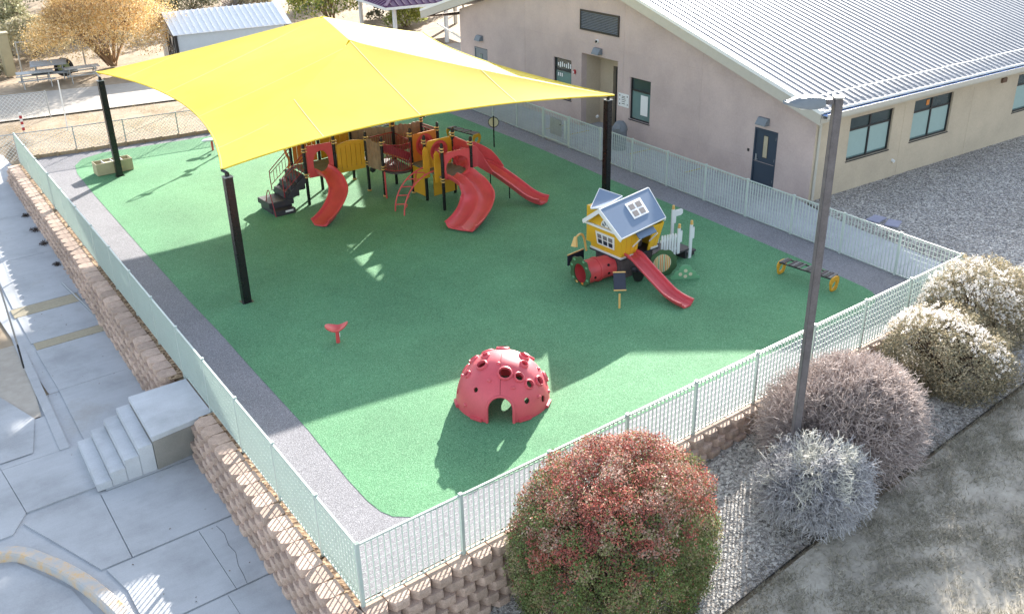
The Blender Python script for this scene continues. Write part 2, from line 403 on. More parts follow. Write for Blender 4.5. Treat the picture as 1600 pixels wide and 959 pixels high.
# gravel planting bed below the near wall, and the gravel yard by the building
grid_sheet('gravel_bed', -.1, 19.4, -3.4, -.1, gravel_z, 'gravel', .3)
gy = [(19.4, -3.4), (60, -5.5), (60, 5.2), (22.9, 7.6), (21.8, 5.45), (21.36, 3.09), (20.95, .9), (20.9, -3.4)]
sheet('gravel_yard', [(20.9, -3.4), (60, -3.4), (60, 6.0), (22.7, 7.9), (21.75, 5.6), (21.36, 3.09), (20.95, .9)], -.004, 'gravel')
grid_sheet('lawn', -1.0, 60, -24, -3.4, lambda x, y: gravel_z(x, y)+.025+.05*math.sin(x*1.3+y*.7)*math.sin(y*1.1), 'lawn', .5)
o = MB()
for i in range(40):
    xa, xb = i*.9+.2, i*.9+1.1; o.beam((xa, -3.41, gravel_z(xa, -3.4)+.03), (xb, -3.41, gravel_z(xb, -3.4)+.03), .014, .03)
tag(o.build('lawn_edging', 'dark_bronze'), kind='structure')
# sidewalk along the far fence
W_Z = .03
walk = MB()
def slab(mb, p0, p1, p2, p3, z0, z1, gap=.008):
    c = [(sum(p[0] for p in (p0, p1, p2, p3))/4), (sum(p[1] for p in (p0, p1, p2, p3))/4)]
    q = []
    for p in (p0, p1, p2, p3):
        d = math.hypot(p[0]-c[0], p[1]-c[1]); k = 1-gap*1.4/d; q.append((c[0]+(p[0]-c[0])*k, c[1]+(p[1]-c[1])*k))
    return mb.prism(q, (0, 0, 0), (1, 0, 0), (0, 1, 0), (0, 0, 1), z0, z1)
SIDE = []
sw = bpy.data.objects.new('side_walk', None); COL.objects.link(sw); sw['kind'] = 'structure'; sw['_wo'] = [0, 0, 0]
yy = -2.4
while yy < 33:
    y2 = yy+1.52
    def outer(y): return 20.95+.17*(y-.9) if y < 5.6 else (21.75+.3*(y-5.6) if y < 8 else 22.6+.0612*(y-7.6)-.03)
    a, b = far_x(yy)+.06, far_x(y2)+.06
    mb = MB(); slab(mb, (a, yy), (min(outer(yy), a+3.3), yy), (min(outer(y2), b+3.3), y2), (b, y2), -.09, W_Z)
    mb.build('concrete_slab', 'concrete', sw); yy = y2

# ------------------------------------------------------------------ playground surface
pad = [(.10, .12), (19.1, .12), (far_x(8)-.02, 8), (far_x(20)-.02, 20), (far_x(31)+.0, 31), (14, 31.05), (2.35, 32.6), (fence_x(32)+.1, 32.3), (fence_x(16)-.02+.08, 16)]
sheet('rubber_border', pad, 0.0, 'gray_rubber', thick=.3)
gp = [(3.45, 29.0), (3.17, 25.83), (2.67, 18.9), (2.36, 14.1), (2.24, 11.68), (2.04, 8.87), (1.84, 5.64), (1.60, 3.4), (1.55, 2.5), (1.58, 2.05), (1.68, 1.76), (1.95, 1.52), (2.3, 1.43), (3.2, 1.40),
      (16.6, 1.15), (17.1, 1.22), (17.45, 1.42), (17.68, 1.72), (17.80, 2.1), (18.0, 3.4), (18.2, 5.2), (18.63, 8.8), (19.1, 14.0), (19.75, 19.3), (20.3, 26.8), (20.3, 29.3), (19.9, 29.8), (10, 30.7), (5.2, 31.4), (4.2, 31.0), (3.7, 30.2)]
sheet('green_rubber', gp, 0.006, 'green_rubber')
gp2 = [(3.36, 29.6), (4.6, 30.0), (7.5, 29.6), (12, 28.9), (12, 28.7), (9, 29.15), (6, 29.5)]

# ------------------------------------------------------------------ retaining walls of split-face blocks
BM_ = {}
def block_mesh(seed, w=.45, d=.40, h=.2):
    r = random.Random(seed); mb = MB()
    hw = w/2-.006
    pts = [(-hw*.86, -d), (hw*.86, -d), (hw, -d*.5), (hw*.97, -.11+r.uniform(-.01, .01)), (hw*.66, .0+r.uniform(-.012, .012)), (hw*.54, .028+r.uniform(-.008, .008)), (-hw*.54, .028+r.uniform(-.008, .008)), (-hw*.66, .0+r.uniform(-.012, .012)), (-hw*.97, -.11+r.uniform(-.01, .01)), (-hw, -d*.5)]
    n = len(pts); vs = []; fs = []
    levels = [(0, -.004), (h*.3, 0.008), (h*.72, .006), (h-.004, -.004)]
    for z, push in levels:
        for i, (x, y) in enumerate(pts):
            k = push+(r.uniform(-.014, .014) if 3 <= i <= 8 and 0 < z < h-.01 else 0) if 3 <= i <= 8 else 0
            vs.append((x, -(y+k), z))
    for l in range(len(levels)-1):
        for i in range(n): fs.append((l*n+i, l*n+(i+1) % n, (l+1)*n+(i+1) % n, (l+1)*n+i))
    fs.append(tuple(range(n))); fs.append(tuple((len(levels)-1)*n+i for i in range(n))[::-1])
    return vs, fs
def block_protos():
    P = []
    for s in range(6):
        vs, fs = block_mesh(s); mb = MB(); mb.add(vs, fs)
        o = mb.build('block', 'block'); P.append(o)
    return P
PROTO = block_protos()   # face looks towards -y locally; hidden after use
def block_wall(name, label, a, b, topz, basez, batter=.045, jitter=.012, skip=None):
    """a -> b along the top front edge; the face looks to the right-hand side of a->b"""
    a = Vector(a); b = Vector(b); L_ = (b-a).length; d = (b-a)/L_; out = Vector((d.y, -d.x))
    ang = math.atan2(d.y, d.x)
    W = thing(name, label, 'retaining wall', (a.x, a.y, topz(0)-1.0))
    items = []
    w = .45; nrow = 8
    for row in range(nrow):
        s = -(w/2 if row % 2 else 0)+w/2
        while s < L_:
            p = a+d*s; zt = topz(s)-row*.2
            if zt > basez(p.x, p.y)-.02:
                q = p+out*batter*row
                items.append((row, s, (q.x+out.x*rnd.uniform(-jitter, jitter), q.y+out.y*rnd.uniform(-jitter, jitter), zt-.2), ang+rnd.uniform(-.03, .03)))
            s += w
    # blocks nearest the camera are separate parts, the rest one joined part
    cx, cy = cam.location.x, cam.location.y
    items.sort(key=lambda t: math.hypot(t[2][0]-(-5.6), t[2][1]+11.7)+ (0 if t[0] < 6 else 50))
    for row, s, loc, an in items[:300]:
        c = rnd.choice(PROTO).copy(); COL.objects.link(c); c.parent = W; c.name = 'block'
        c.location = (loc[0]-W.location.x, loc[1]-W.location.y, loc[2]-W.location.z); c.rotation_euler = (0, 0, an)
    if len(items) > 300:
        mb = MB()
        for row, s, loc, an in items[300:]:
            vs, fs = block_mesh(rnd.randrange(6)); ca, sa = math.cos(an), math.sin(an)
            mb.add([(x*ca-y*sa+loc[0], x*sa+y*ca+loc[1], z+loc[2]) for x, y, z in vs], fs)
        o = mb.build('far_blocks', 'block', W); o['kind'] = 'stuff'
    core = MB()
    back = a-out*.30; back2 = b-out*.28
    core.prism([(0, 0), (L_, 0), (L_, .10), (0, .10)], (back.x, back.y, 0), (d.x, d.y, 0), (-out.x, -out.y, 0), (0, 0, 1), -1.35, -.14)
    core.build('fill', 'soil_strip', W)
    return W
lw = lambda y: (fence_x(y)-.50, y)
block_wall('retaining_wall', 'long low brown split-face block wall running beside the sloping walk beyond the stairs', (1.50, 32.1), (.10, 9.93), lambda s: .0, lambda x, y: walk_z(x, y))
block_wall('retaining_wall', 'brown split-face block wall below the left fence between the stairs and the near corner', (.02, 7.72), (-.53, -.32), lambda s: .0, lambda x, y: -.96)
block_wall('retaining_wall', 'brown split-face block wall below the near fence behind the round bushes', (-.52, -.30), (19.3, -.16), lambda s: .0, lambda x, y: gravel_z(x, y))
for p in PROTO: bpy.data.objects.remove(p)
# soil strips between wall and rubber
sheet('soil_strip', [(-.32, -.02), (.02, .05), (.17, .4), (.62, 7.8), (.14, 7.8), (-.28, 1.0)], -.03, 'soil_strip')
sheet('soil_strip', [(.25, 9.9), (.72, 9.9), (2.15, 32.2), (1.65, 32.2)], -.03, 'soil_strip')
sheet('soil_strip', [(.0, -.1), (19.3, .0), (19.3, .14), (.0, .14)], -.03, 'soil_strip')

# ------------------------------------------------------------------ lower walk: slabs with joints
lwk = bpy.data.objects.new('lower_walk', None); COL.objects.link(lwk); lwk['kind'] = 'structure'; lwk['_wo'] = [0, 0, 0]
def wslab(pts, zf, name='concrete_slab', mat='concrete'):
    c = (sum(p[0] for p in pts)/len(pts), sum(p[1] for p in pts)/len(pts)); q = []
    for p in pts:
        d = math.hypot(p[0]-c[0], p[1]-c[1]); k = 1-.009/d; q.append((c[0]+(p[0]-c[0])*k, c[1]+(p[1]-c[1])*k))
    n = len(q); vs = [(x, y, zf(x, y)-.1) for x, y in q]+[(x, y, zf(x, y)) for x, y in q]
    return MB().add(vs, [tuple(range(n))[::-1], tuple(range(n, 2*n))]+[(i, (i+1) % n, n+(i+1) % n, n+i) for i in range(n)]).build(name, mat, lwk)
WZ = walk_z
sheet('walk_base', [(-12, 7.3), (-5, 7.3), (-4.3, 6.95), (-3.8, 6.1), (-3.35, 5), (-3.05, 3.6), (-2.9, 2), (-2.85, -3), (.45, -3), (.6, 13), (-2.4, 13), (-2.6, 10.4), (-12, 10.4)], -.985, 'concrete')
grid_sheet('walk_base', -2.5, 2, 13, 37, lambda x, y: walk_z(x, y)-.025, 'concrete', .5, keep=lambda x, y: x > -2.2)
# near panels (bounded by the seams of the photograph)
xr = .45
for pts in ([(-.95, 9.85), (.4, 9.9), (.55, 13.0), (-1.75, 13.0), (-1.95, 9.95)], [(-1.75, 13.0), (.55, 13), (.75, 15.7), (-1.65, 15.7)], [(-1.65, 16.2), (.78, 16.2), (.95, 18.2), (-1.55, 18.2)],
            [(-1.5, 18.9), (.97, 18.9), (1.25, 23), (-1.25, 23)], [(-1.25, 23), (1.25, 23), (1.5, 27.5), (-1.0, 27.5)], [(-1, 27.5), (1.5, 27.5), (1.75, 32), (-.8, 32)], [(-.8, 32), (1.75, 32), (2.0, 37), (-.5, 37)],
            [(-3.75, 8.0), (-2.2, 8.0), (-2.05, 10.0), (-3.8, 10.05)], [(-2.16, 7.7), (.3, 7.7), (.3, 9.95), (-2.1, 9.95)],
            [(-3.8, 10.05), (-2.25, 10.0), (-2.35, 11.9), (-3.9, 11.9)],
            [(-2.45, 5.1), (.3, 5.1), (.3, 7.66), (-2.3, 7.66)], [(-3.05, 5.1), (-2.46, 5.1), (-2.31, 7.66), (-3.9, 7.66), (-3.45, 6.3)],
            [(-1.2, 2.9), (.2, 2.9), (.2, 5.05), (-1.1, 5.05)], [(-2.9, 2.9), (-1.2, 2.9), (-1.1, 5.05), (-2.98, 5.05), (-2.85, 4.2)],
            [(-1.5, .4), (.1, .4), (.2, 2.86), (-1.4, 2.86)], [(-2.8, .4), (-1.5, .4), (-1.4, 2.86), (-2.85, 2.86)], [(-2.8, -2.2), (-.3, -2.2), (-.1, .36), (-2.8, .36)],
            [(-12, 7.4), (-4.15, 7.4), (-3.75, 8.0), (-3.8, 10.05), (-12, 10.6)]):
    wslab(pts, WZ)
# street beyond the painted curb
for pts in ([(-12, -4), (-4.2, -4), (-3.3, 1), (-3.4, 3.2), (-12, 2.6)], [(-12, 2.65), (-3.4, 3.25), (-3.65, 5.1), (-4.3, 6.6), (-12, 6.6)]):
    wslab(pts, lambda x, y: -1.09, 'road_slab')
sheet('street', [(-30, -30), (-2.9, -30), (-2.9, 2), (-3.1, 3.6), (-3.4, 5.1), (-3.9, 6.4), (-4.6, 7.1), (-30, 7.3)], -1.115, 'concrete')
# the painted curb: rounded sections
cp = catmull([(-7.5, 7.05), (-5.6, 7.15), (-4.42, 6.95), (-3.88, 6.2), (-3.42, 5.05), (-3.12, 3.6), (-2.95, 2.0), (-2.9, 0), (-2.9, -3)], 5)
cb = bpy.data.objects.new('curb', None); COL.objects.link(cb); cb['kind'] = 'structure'; cb['_wo'] = [0, 0, 0]
mb = MB(); vs = []; fs = []
prof = [(-.15, -.32), (-.15, -.03), (-.12, .0), (.09, .0), (.13, -.035), (.155, -.18), (.17, -.32)]
for i, p in enumerate(cp):
    t = (cp[min(i+1, len(cp)-1)]-cp[max(i-1, 0)]).normalized(); nrm = Vector((t.y, -t.x, 0))
    for (l, h) in prof: q = Vector((p.x, p.y, 0))+nrm*l; vs.append((q.x, q.y, -.93+h))
k = len(prof)
for i in range(len(cp)-1):
    for j in range(k-1): fs.append((i*k+j, i*k+j+1, (i+1)*k+j+1, (i+1)*k+j))
mb.add(vs, fs).build('curb_face', 'curb_paint', cb)
# tactile ramp strips
for y0, y1 in ((15.72, 16.18), (18.22, 18.88)):
    wslab([(-1.62, y0), (.35, y0), (.37, y1), (-1.6, y1)], lambda x, y: WZ(x, y)+.002, 'tan_strip', 'ramp_tan')
    wslab([(.37, y0), (.8+.04, y0), (.85, y1), (.39, y1)], WZ)
# thin metal edge strip on the walk
tag(MB().beam((.22, 19.9, -.80), (.42, 15.0, -.90), .035, .03).build('walk_edge_strip', 'galv'), kind='structure')
# bare planting pocket left of the walk, low edge curbs
sheet('planting_pocket', [(-5.5, 12.0), (-2.45, 11.95), (-2.15, 14.2), (-1.62, 18.0), (-1.55, 24), (-5.5, 24)], -.955, 'road_dirt')
sheet('pavement', [(-9, 10.4), (-3.05, 10.3), (-2.62, 11.9), (-3.1, 13.8), (-9, 13.9)], -.93, 'concrete')
MBo = MB().prism([(-2.52, 10.0), (-2.3, 10.0), (-1.98, 14.3), (-1.42, 22.5), (-1.6, 22.5), (-2.2, 14.3)], (0, 0, 0), (1, 0, 0), (0, 1, 0), (0, 0, 1), -1.0, -.925)
tag(MBo.build('edge_curb', 'concrete'), kind='structure')
t = tag(MB().tube([(-2.2, 14.6, -.8), (-2.2, 14.6, -.1), (-1.25, 22.6, .1), (-1.25, 22.6, -.7)], .025, 6).build('handrail', 'dark_bronze'), 'thin dark handrail beside the sloping walk at the left edge', 'handrail')

UPV = (0, 0, 1)
# ------------------------------------------------------------------ stairs
st = thing('concrete_stairs', 'grey concrete stairs with five risers and a landing up to the mint fence', 'stairs', (-1.5, 8.8, -.95))
Y0, Y1 = 7.80, 9.86
MB().prism([(-.98, 7.74), (.50, 7.88), (.62, 9.84), (-.80, 9.88)], (0, 0, 0), (1, 0, 0), (0, 1, 0), (0, 0, 1), -.20, -.075).build('landing', 'concrete_stair', st, bevel=.01)
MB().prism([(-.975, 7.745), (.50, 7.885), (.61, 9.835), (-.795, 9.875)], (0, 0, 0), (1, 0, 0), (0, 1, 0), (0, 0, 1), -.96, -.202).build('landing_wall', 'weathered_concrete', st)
for i in range(4):
    x1 = -.86-.335*i; z = -.075-.175*(i+1)
    xa = -.802-.335*i; MB().prism([(xa-.18-.333, Y0-.04), (xa-.18-.002, Y0-.04), (xa-.002, Y1), (xa-.333, Y1)], (0, 0, 0), (1, 0, 0), (0, 1, 0), UPV, -.96, z).build('step', 'concrete_stair', st, bevel=.012)

# ------------------------------------------------------------------ fences: flat bars on edge with cross rods
FH = 1.33
def make_fence(name, label, pts, step=.12, rods=9, gate=None):
    """pts: (x, y) of posts"""
    root = thing(name, label, 'fence', (pts[0][0], pts[0][1], 0))
    ox, oy = pts[0]
    postm = MB().box(-.032, .032, -.032, .032, -.12, FH+.015).box(-.038, .038, -.038, .038, FH+.015, FH+.03).build('post', 'mint_metal')
    barm = MB().box(-.0022, .0022, -.02, .02, .06, FH-.03).build('flat_bar', 'mint_metal')
    d0 = Vector((pts[1][0]-pts[0][0], pts[1][1]-pts[0][1])).normalized(); ang = math.atan2(d0.y, d0.x)
    for i, (x, y) in enumerate(pts):
        c = copy_part(postm, root, (x-ox, y-oy, 0), ang); c.name = 'post'
    nb = 0
    for i in range(len(pts)-1):
        a = Vector((*pts[i], 0)); b = Vector((*pts[i+1], 0)); d = (b-a); L_ = d.length; d.normalize(); an = math.atan2(d.y, d.x)
        p, q = a+d*.033, b-d*.033
        MB().beam(p+Vector((0, 0, FH-.015)), q+Vector((0, 0, FH-.015)), .042, .03).build('top_rail', 'mint_metal', root)
        MB().beam(p+Vector((0, 0, .045)), q+Vector((0, 0, .045)), .03, .03).build('bottom_rail', 'mint_metal', root)
        n = max(1, round((L_-.07)/step)); s = (L_-.07)/n
        if gate == i: 
            continue
        for k in range(1, n):
            c = copy_part(barm, root, None, an); pp = a+d*(.035+s*k); c.location = (pp.x-ox, pp.y-oy, 0); c.name = 'flat_bar'; nb += 1
        for k in range(rods):
            z = .13+(FH-.2)*k/(rods-1)
            MB().beam(p+Vector((0, 0, z)), q+Vector((0, 0, z)), .006, .006).build('cross_rod', 'mint_metal', root)
    bpy.data.objects.remove(postm); bpy.data.objects.remove(barm)
    return root
sL = [0.0, 1.66, 3.71, 5.8, 7.92, 9.92, 12.04, 14.17, 16.4, 18.61, 20.77, 23.01, 25.21, 27.49, 29.78, 32.05]
sR = [0.0, 2.12, 4.2, 6.25, 8.3, 10.33, 12.42, 14.52, 16.52, 18.3, 19.04]
sF = [1.99, 4.02, 6.05, 8.1, 10.14, 12.18, 14.24, 16.27, 18.42]
dL = (math.sin(R(3.62)), math.cos(R(3.62))); dF = (math.sin(R(5.27)), math.cos(R(5.27)))
make_fence('metal_fence', 'long pale mint fence along the left side above the sloping walk', [(dL[0]*s, dL[1]*s) for s in sL], step=.125)
make_fence('metal_fence', 'pale mint fence along the near side above the bushes', [(s, 0) for s in sR[1:-1]+[19.0]] if False else [(s, 0) for s in sR if s not in (18.3,)])
Fp = [(19.04+dF[0]*s, dF[1]*s) for s in [0]+sF]
fr = make_fence('metal_fence', 'pale mint fence along the sidewalk, between the right corner and the gate', Fp)
gs = [20.40, 22.5, 24.6, 26.7, 28.8, 30.9]
make_fence('metal_fence', 'pale mint fence beyond the gate, partly under the yellow sail', [(19.04+dF[0]*s, dF[1]*s) for s in gs])
# the gate between them
def gate():
    a = Vector((19.04+dF[0]*18.50, dF[1]*18.50, 0)); b = Vector((19.04+dF[0]*20.33, dF[1]*20.33, 0)); d = (b-a); L_ = d.length; d.normalize(); n = Vector((d.y, -d.x, 0)); up_ = Vector((0, 0, 1))
    g = thing('fence_gate', 'pale mint gate in the far fence with a grey latch plate', 'gate', tuple(a))
    for nm, p, q in (('frame_rail', a+up_*(FH-.03), b+up_*(FH-.03)), ('frame_rail', a+up_*.09, b+up_*.09), ('frame_stile', a+up_*.07, a+up_*(FH-.01)), ('frame_stile', b+up_*.07, b+up_*(FH-.01))):
        MB().beam(p, q, .055, .055, (0, 0, 1) if 'rail' in nm else tuple(n)).build(nm, 'mint_metal', g)
    k = 15
    for i in range(1, k):
        p = a+d*(L_*i/k); MB().obox(p+up_*.68, d, n, up_, .0022, .018, .56).build('flat_bar', 'mint_metal', g)
    for i in range(8):
        z = .2+i*.135; MB().beam(a+up_*z, b+up_*z, .008, .008).build('cross_rod', 'mint_metal', g)
    c = a+d*.62+up_*.72
    MB().obox(c+d*.25-n*.04, d, n, up_, .42, .008, .36).build('shield_plate', 'galv', g)
    MB().obox(a+d*.17+up_*.72-n*.04, d, n, up_, .05, .02, .40).build('latch_box', 'mint_metal', g)
    MB().obox(a+d*.52+up_*.88-n*.055, d, n, up_, .02, .012, .03).build('latch_knob', 'dark_bronze', g)
gate()

# ------------------------------------------------------------------ chain link fence at the back
def chain_fence(name, label, pts, h, posts_only=False, wires=True, pitch=.16):
    root = thing(name, label, 'fence', (pts[0][0], pts[0][1], 0))
    for x, y in pts: MB().tube([(x, y, -.05), (x, y, h+.04)], .028, 8).build('post', 'galv', root)
    for (x0, y0), (x1, y1) in zip(pts, pts[1:]):
        MB().tube([(x0, y0, h), (x1, y1, h)], .02, 6).build('top_rail', 'galv', root)
    # woven wire: thin diagonal strands
    V = []; F = []
    for (x0, y0), (x1, y1) in zip(pts, pts[1:]):
        L_ = math.hypot(x1-x0, y1-y0); d = ((x1-x0)/L_, (y1-y0)/L_); n = int((L_+h)/pitch)
        for sgn in (1, -1):
            for i in range(n):
                s0 = -h+i*pitch if sgn > 0 else i*pitch
                za, zb = 0.02, h; sa, sb = s0, s0+h*sgn
                if sgn > 0:
                    if sa < 0: za += -sa; sa = 0
                    if sb > L_: zb -= sb-L_; sb = L_
                else:
                    if sa > L_: za += sa-L_; sa = L_
                    if sb < 0: zb += sb; sb = 0
                if zb <= za: continue
                o = len(V); w = .010
                V += [(x0+d[0]*sa, y0+d[1]*sa, za-w), (x0+d[0]*sb, y0+d[1]*sb, zb-w), (x0+d[0]*sb, y0+d[1]*sb, zb+w), (x0+d[0]*sa, y0+d[1]*sa, za+w)]
                F.append((o, o+1, o+2, o+3))
    o = np_mesh('wire_mesh', V, F, 'chain_link', parent=root, origin=(pts[0][0], pts[0][1], 0)); o['kind'] = 'stuff'
    return root
bp_ = [(-1.5, 33.4), (2.1, 32.6), (4.36, 32.15), (6.4, 31.85), (8.66, 31.5), (10.9, 31.2), (13.1, 30.9), (15.3, 30.6), (18, 30.6), (21.9, 30.7)]
chain_fence('chain_link_fence', 'low grey chain-link fence along the back of the playground', bp_, 1.15)
chain_fence('chain_link_fence', 'grey chain-link fence beside the dirt road, with a red striped post', [(-3, 41.0), (1.5, 40.6), (5.2, 39.7)], 1.25, pitch=.2)
t = thing('striped_post', 'short post painted with red and white stripes beside the dirt road', 'post', (3.42, 37.4, 0))
for i in range(6): MB().box(3.36, 3.48, 37.38, 37.42, .1+i*.14, .1+i*.14+.139).build('stripe', 'red_paint' if i % 2 == 0 else 'white_trim', t)
MB().tube([(3.42, 37.44, -.1), (3.42, 37.44, .95)], .025, 6).build('stake', 'galv', t)
# slender leaning poles by the back
for (x, y, h, lab) in ((5.16, 36.6, 2.3, 'thin white pole left of the black sail post'), (11.3, 37.2, 2.5, 'thin white pole under the left edge of the sail')):
    tag(MB().tube([(x, y, -.1), (x+.05, y, h)], .03, 6).build('thin_pole', 'white_trim'), lab, 'pole')
# low timber edging wall below the back chain-link fence
te = thing('timber_edging', 'row of tan timber edging at the back of the grey rubber', 'edging', (2.3, 32.4, 0))
for i in range(len(bp_)-2):
    (x0, y0), (x1, y1) = bp_[i+1], bp_[i+2]; n = 3
    for k in range(n):
        ax, ay, bx, by = x0+(x1-x0)*k/n, y0+(y1-y0)*k/n+.05, x0+(x1-x0)*(k+.96)/n, y0+(y1-y0)*(k+.96)/n+.05
        MB().beam((ax, ay, .06), (bx, by, .08), .12, .16).build('timber', 'timber', te)
        MB().box(bx-.05, bx+.03, by-.16, by-.06, -.02, .2).build('stake', 'timber', te)

# ------------------------------------------------------------------ the school building
BX, BY = 22.58, 7.54; A_ = R(3.5)
d_ = Vector((math.sin(A_), math.cos(A_), 0)); e_ = Vector((math.cos(A_), -math.sin(A_), 0)); UP = Vector((0, 0, 1)); B0 = Vector((BX, BY, 0))
def wp(s, t, z): return B0+d_*s+e_*t+UP*z      # s along the gable wall, t into the building
SR, SL_END = 13.2, 23.3
def wall_h(s): return 3.12+.285*s if s <= SR else 3.12+.285*SR-(s-SR)*.28
bld = thing('school_building', 'low tan and mauve stucco building with a grey ribbed metal gable roof', 'building', tuple(B0))
def gface(mb, rects_out, s0, s1, z0, z1): mb.prism([(s0, z0), (s1, z0), (s1, z1), (s0, z1)], wp(0, 0, 0), d_, UP, e_, 0, .3)
# gable wall pieces around the openings (door, windows, recess)
op = [(1.63, 2.72, 0, 2.17, 'door'), (8.46, 9.75, 1.04, 2.82, 'win'), (10.57, 13.05, 0, 3.33, 'recess'), (13.78, 15.12, 1.04, 2.86, 'win'), (20.75, 21.95, 0, 2.35, 'door')]
mb = MB(); cuts = sorted(set([0, SR, SL_END]+[o[0] for o in op]+[o[1] for o in op]))
for a, b in zip(cuts, cuts[1:]):
    o = [q for q in op if q[0] <= a+1e-6 and q[1] >= b-1e-6]
    spans = [(-.15, None)]
    if o: spans = [(o[0][3], None)]+([(-.15, o[0][2])] if o[0][2] > 0 else [])
    for z0, z1 in spans:
        za = z1 if z1 is not None else wall_h(a); zb = z1 if z1 is not None else wall_h(b)
        mb.prism([(a, z0), (b, z0), (b, zb), (a, za)], wp(0, 0, 0), d_, UP, e_, 0, .3)
mb.build('gable_wall', 'stucco_mauve', bld)
# control joints: thin proud reveals
for s in (5.6, 10.2, 17.4): MB().obox(wp(s, -.003, wall_h(s)/2-.1), d_, e_, UP, .006, .003, wall_h(s)/2-.2).build('control_joint', 'stucco_mauve', bld)
MB().obox(wp(11.6, -.003, 3.78), d_, e_, UP, 11.5, .003, .006).build('control_joint', 'stucco_mauve', bld)
MB().obox(wp(5.0, -.003, .92), d_, e_, UP, 3.4, .003, .006).build('control_joint', 'stucco_mauve', bld)
# recess
mb = MB()
mb.prism([(10.57, -.1), (10.40, -.1), (10.40, 3.45), (10.57, 3.45)], wp(0, .3, 0), d_, UP, e_, 0, 1.1)
mb.prism([(13.05, -.1), (13.22, -.1), (13.22, 3.45), (13.05, 3.45)], wp(0, .3, 0), d_, UP, e_, 0, 1.1)
mb.prism([(10.57, 3.33), (13.05, 3.33), (13.05, 3.45), (10.57, 3.45)], wp(0, .3, 0), d_, UP, e_, 0, 1.1)
mb.prism([(10.57, 2.75), (13.05, 2.75), (13.05, 3.33), (10.57, 3.33)], wp(0, 1.1, 0), d_, UP, e_, 0, .2)
mb.prism([(12.15, -.1), (13.05, -.1), (13.05, 2.75), (12.15, 2.75)], wp(0, 1.1, 0), d_, UP, e_, 0, .2)
mb.build('entry_recess', 'stucco_tan', bld)
MB().obox(wp(11.8, .55, .015), d_, e_, UP, 1.23, .55, .03).build('entry_step', 'concrete', bld)
# side wall (towards the gravel yard) with three window openings, 40 m long
so = [(1.86, 4.33, 1.14, 2.72), (5.58, 8.03, 1.19, 2.76), (12.55, 15.0, 1.19, 2.76), (17.0, 19.4, 1.19, 2.76), (24, 26.4, 1.19, 2.76)]
mb = MB(); LEN = 44
cuts = [.3]+[v for o in so for v in o[:2]]+[LEN]; cuts = sorted(cuts)
for a, b in zip(cuts, cuts[1:]):
    o = [q for q in so if q[0] <= a+1e-6 and q[1] >= b-1e-6]
    for z0, z1 in ([(o[0][3], 3.25), (-.15, o[0][2])] if o else [(-.15, 3.25)]):
        mb.prism([(a, z0), (b, z0), (b, z1), (a, z1)], wp(0, 0, 0), e_, UP, d_, 0, .3)
mb.build('side_wall', 'stucco_tan', bld)
MB().prism([(0.003, -.15), (.3, -.15), (.3, 3.1), (0.003, 3.1)], wp(0, 0, 0), e_, UP, d_, -.004, 0).build('corner_trim', 'stucco_tan', bld)
for t_ in (5.0, 9.4, 16.0): MB().obox(wp(-.003, t_, 1.35), e_, d_, UP, .006, .003, 1.45).build('control_joint', 'stucco_tan', bld)
# back and left walls
MB().prism([(0, -.15), (LEN, -.15), (LEN, 3.95), (0, 3.95)], wp(SL_END, .3, 0), e_, UP, d_, -.3, 0).build('back_wall', 'stucco_tan', bld)
MB().prism([(.3, -.15), (SL_END-.3, -.15), (SL_END-.3, 3.9), (SR, 6.8), (.3, 3.1)], wp(0, LEN, 0), d_, UP, e_, -.3, 0).build('end_wall', 'stucco_tan', bld)
# inner floor blocker so windows read dark
def window(base_s, base_t, w, z0, z1, along, inn, split, blind, nm='window'):
    c = lambda u, z, k: (wp(base_s, base_t, 0)+along*u+UP*z+inn*(k+.07))
    fr_ = MB(); fw_ = .055
    def bar(u0, u1, za, zb, k0=.0, k1=.09): fr_.prism([(u0, za), (u1, za), (u1, zb), (u0, zb)], c(0, 0, k0), along, UP, inn, 0, k1-k0)
    bar(0, w, z0, z0+fw_); bar(0, w, z1-fw_, z1); bar(0, fw_, z0+fw_, z1-fw_); bar(w-fw_, w, z0+fw_, z1-fw_)
    tr = z1-(z1-z0)*.30; bar(fw_, w-fw_, tr-.035, tr+.035, .01, .085)
    if split: bar(w/2-.035, w/2+.035, z0+fw_, tr-.035, .005, .08); bar(w/2-.035, w/2+.035, tr+.035, z1-fw_, .005, .08)
    f = fr_.build(nm, 'dark_bronze', bld)
    us = [(fw_, w/2-.035), (w/2+.035, w-fw_)] if split else [(fw_, w-fw_)]
    for u0, u1 in us:
        MB().prism([(u0, tr+.035), (u1, tr+.035), (u1, z1-fw_), (u0, z1-fw_)], c(0, 0, .045), along, UP, inn, 0, .01).build('pane', 'glass_dark', f)
        MB().prism([(u0, z0+fw_), (u1, z0+fw_), (u1, tr-.035), (u0, tr-.035)], c(0, 0, .05), along, UP, inn, 0, .01).build('pane', 'glass_teal', f)
        if blind:
            MB().prism([(u0+.03, z0+fw_+.05), (u1-.02, z0+fw_+.05), (u1-.02, tr-.045), (u0+.03, tr-.045)], c(0, 0, .045), along, UP, inn, 0, .003).build('blind', 'blind', f)
    MB().prism([(-.02, z0-.04), (w+.02, z0-.04), (w+.02, z0-.002), (-.02, z0-.002)], c(0, 0, -.09), along, UP, inn, 0, .2).build('sill', 'dark_bronze', f)
    return f
w1 = window(8.46, 0, 1.29, 1.04, 2.82, d_, e_, False, False); w2 = window(13.78, 0, 1.34, 1.04, 2.86, d_, e_, False, False)
MB().obox(wp(8.93, .10, 1.72), d_, e_, UP, .22, .003, .42).build('paper', 'white_trim', w1)
for i in range(7): MB().obox(wp(13.98+.15*i, .105, 2.55+.02*math.sin(i*2)), d_, e_, UP, .04, .003, .10+.03*math.sin(i*1.7)).build('paper_cutout', 'white_trim', w2)
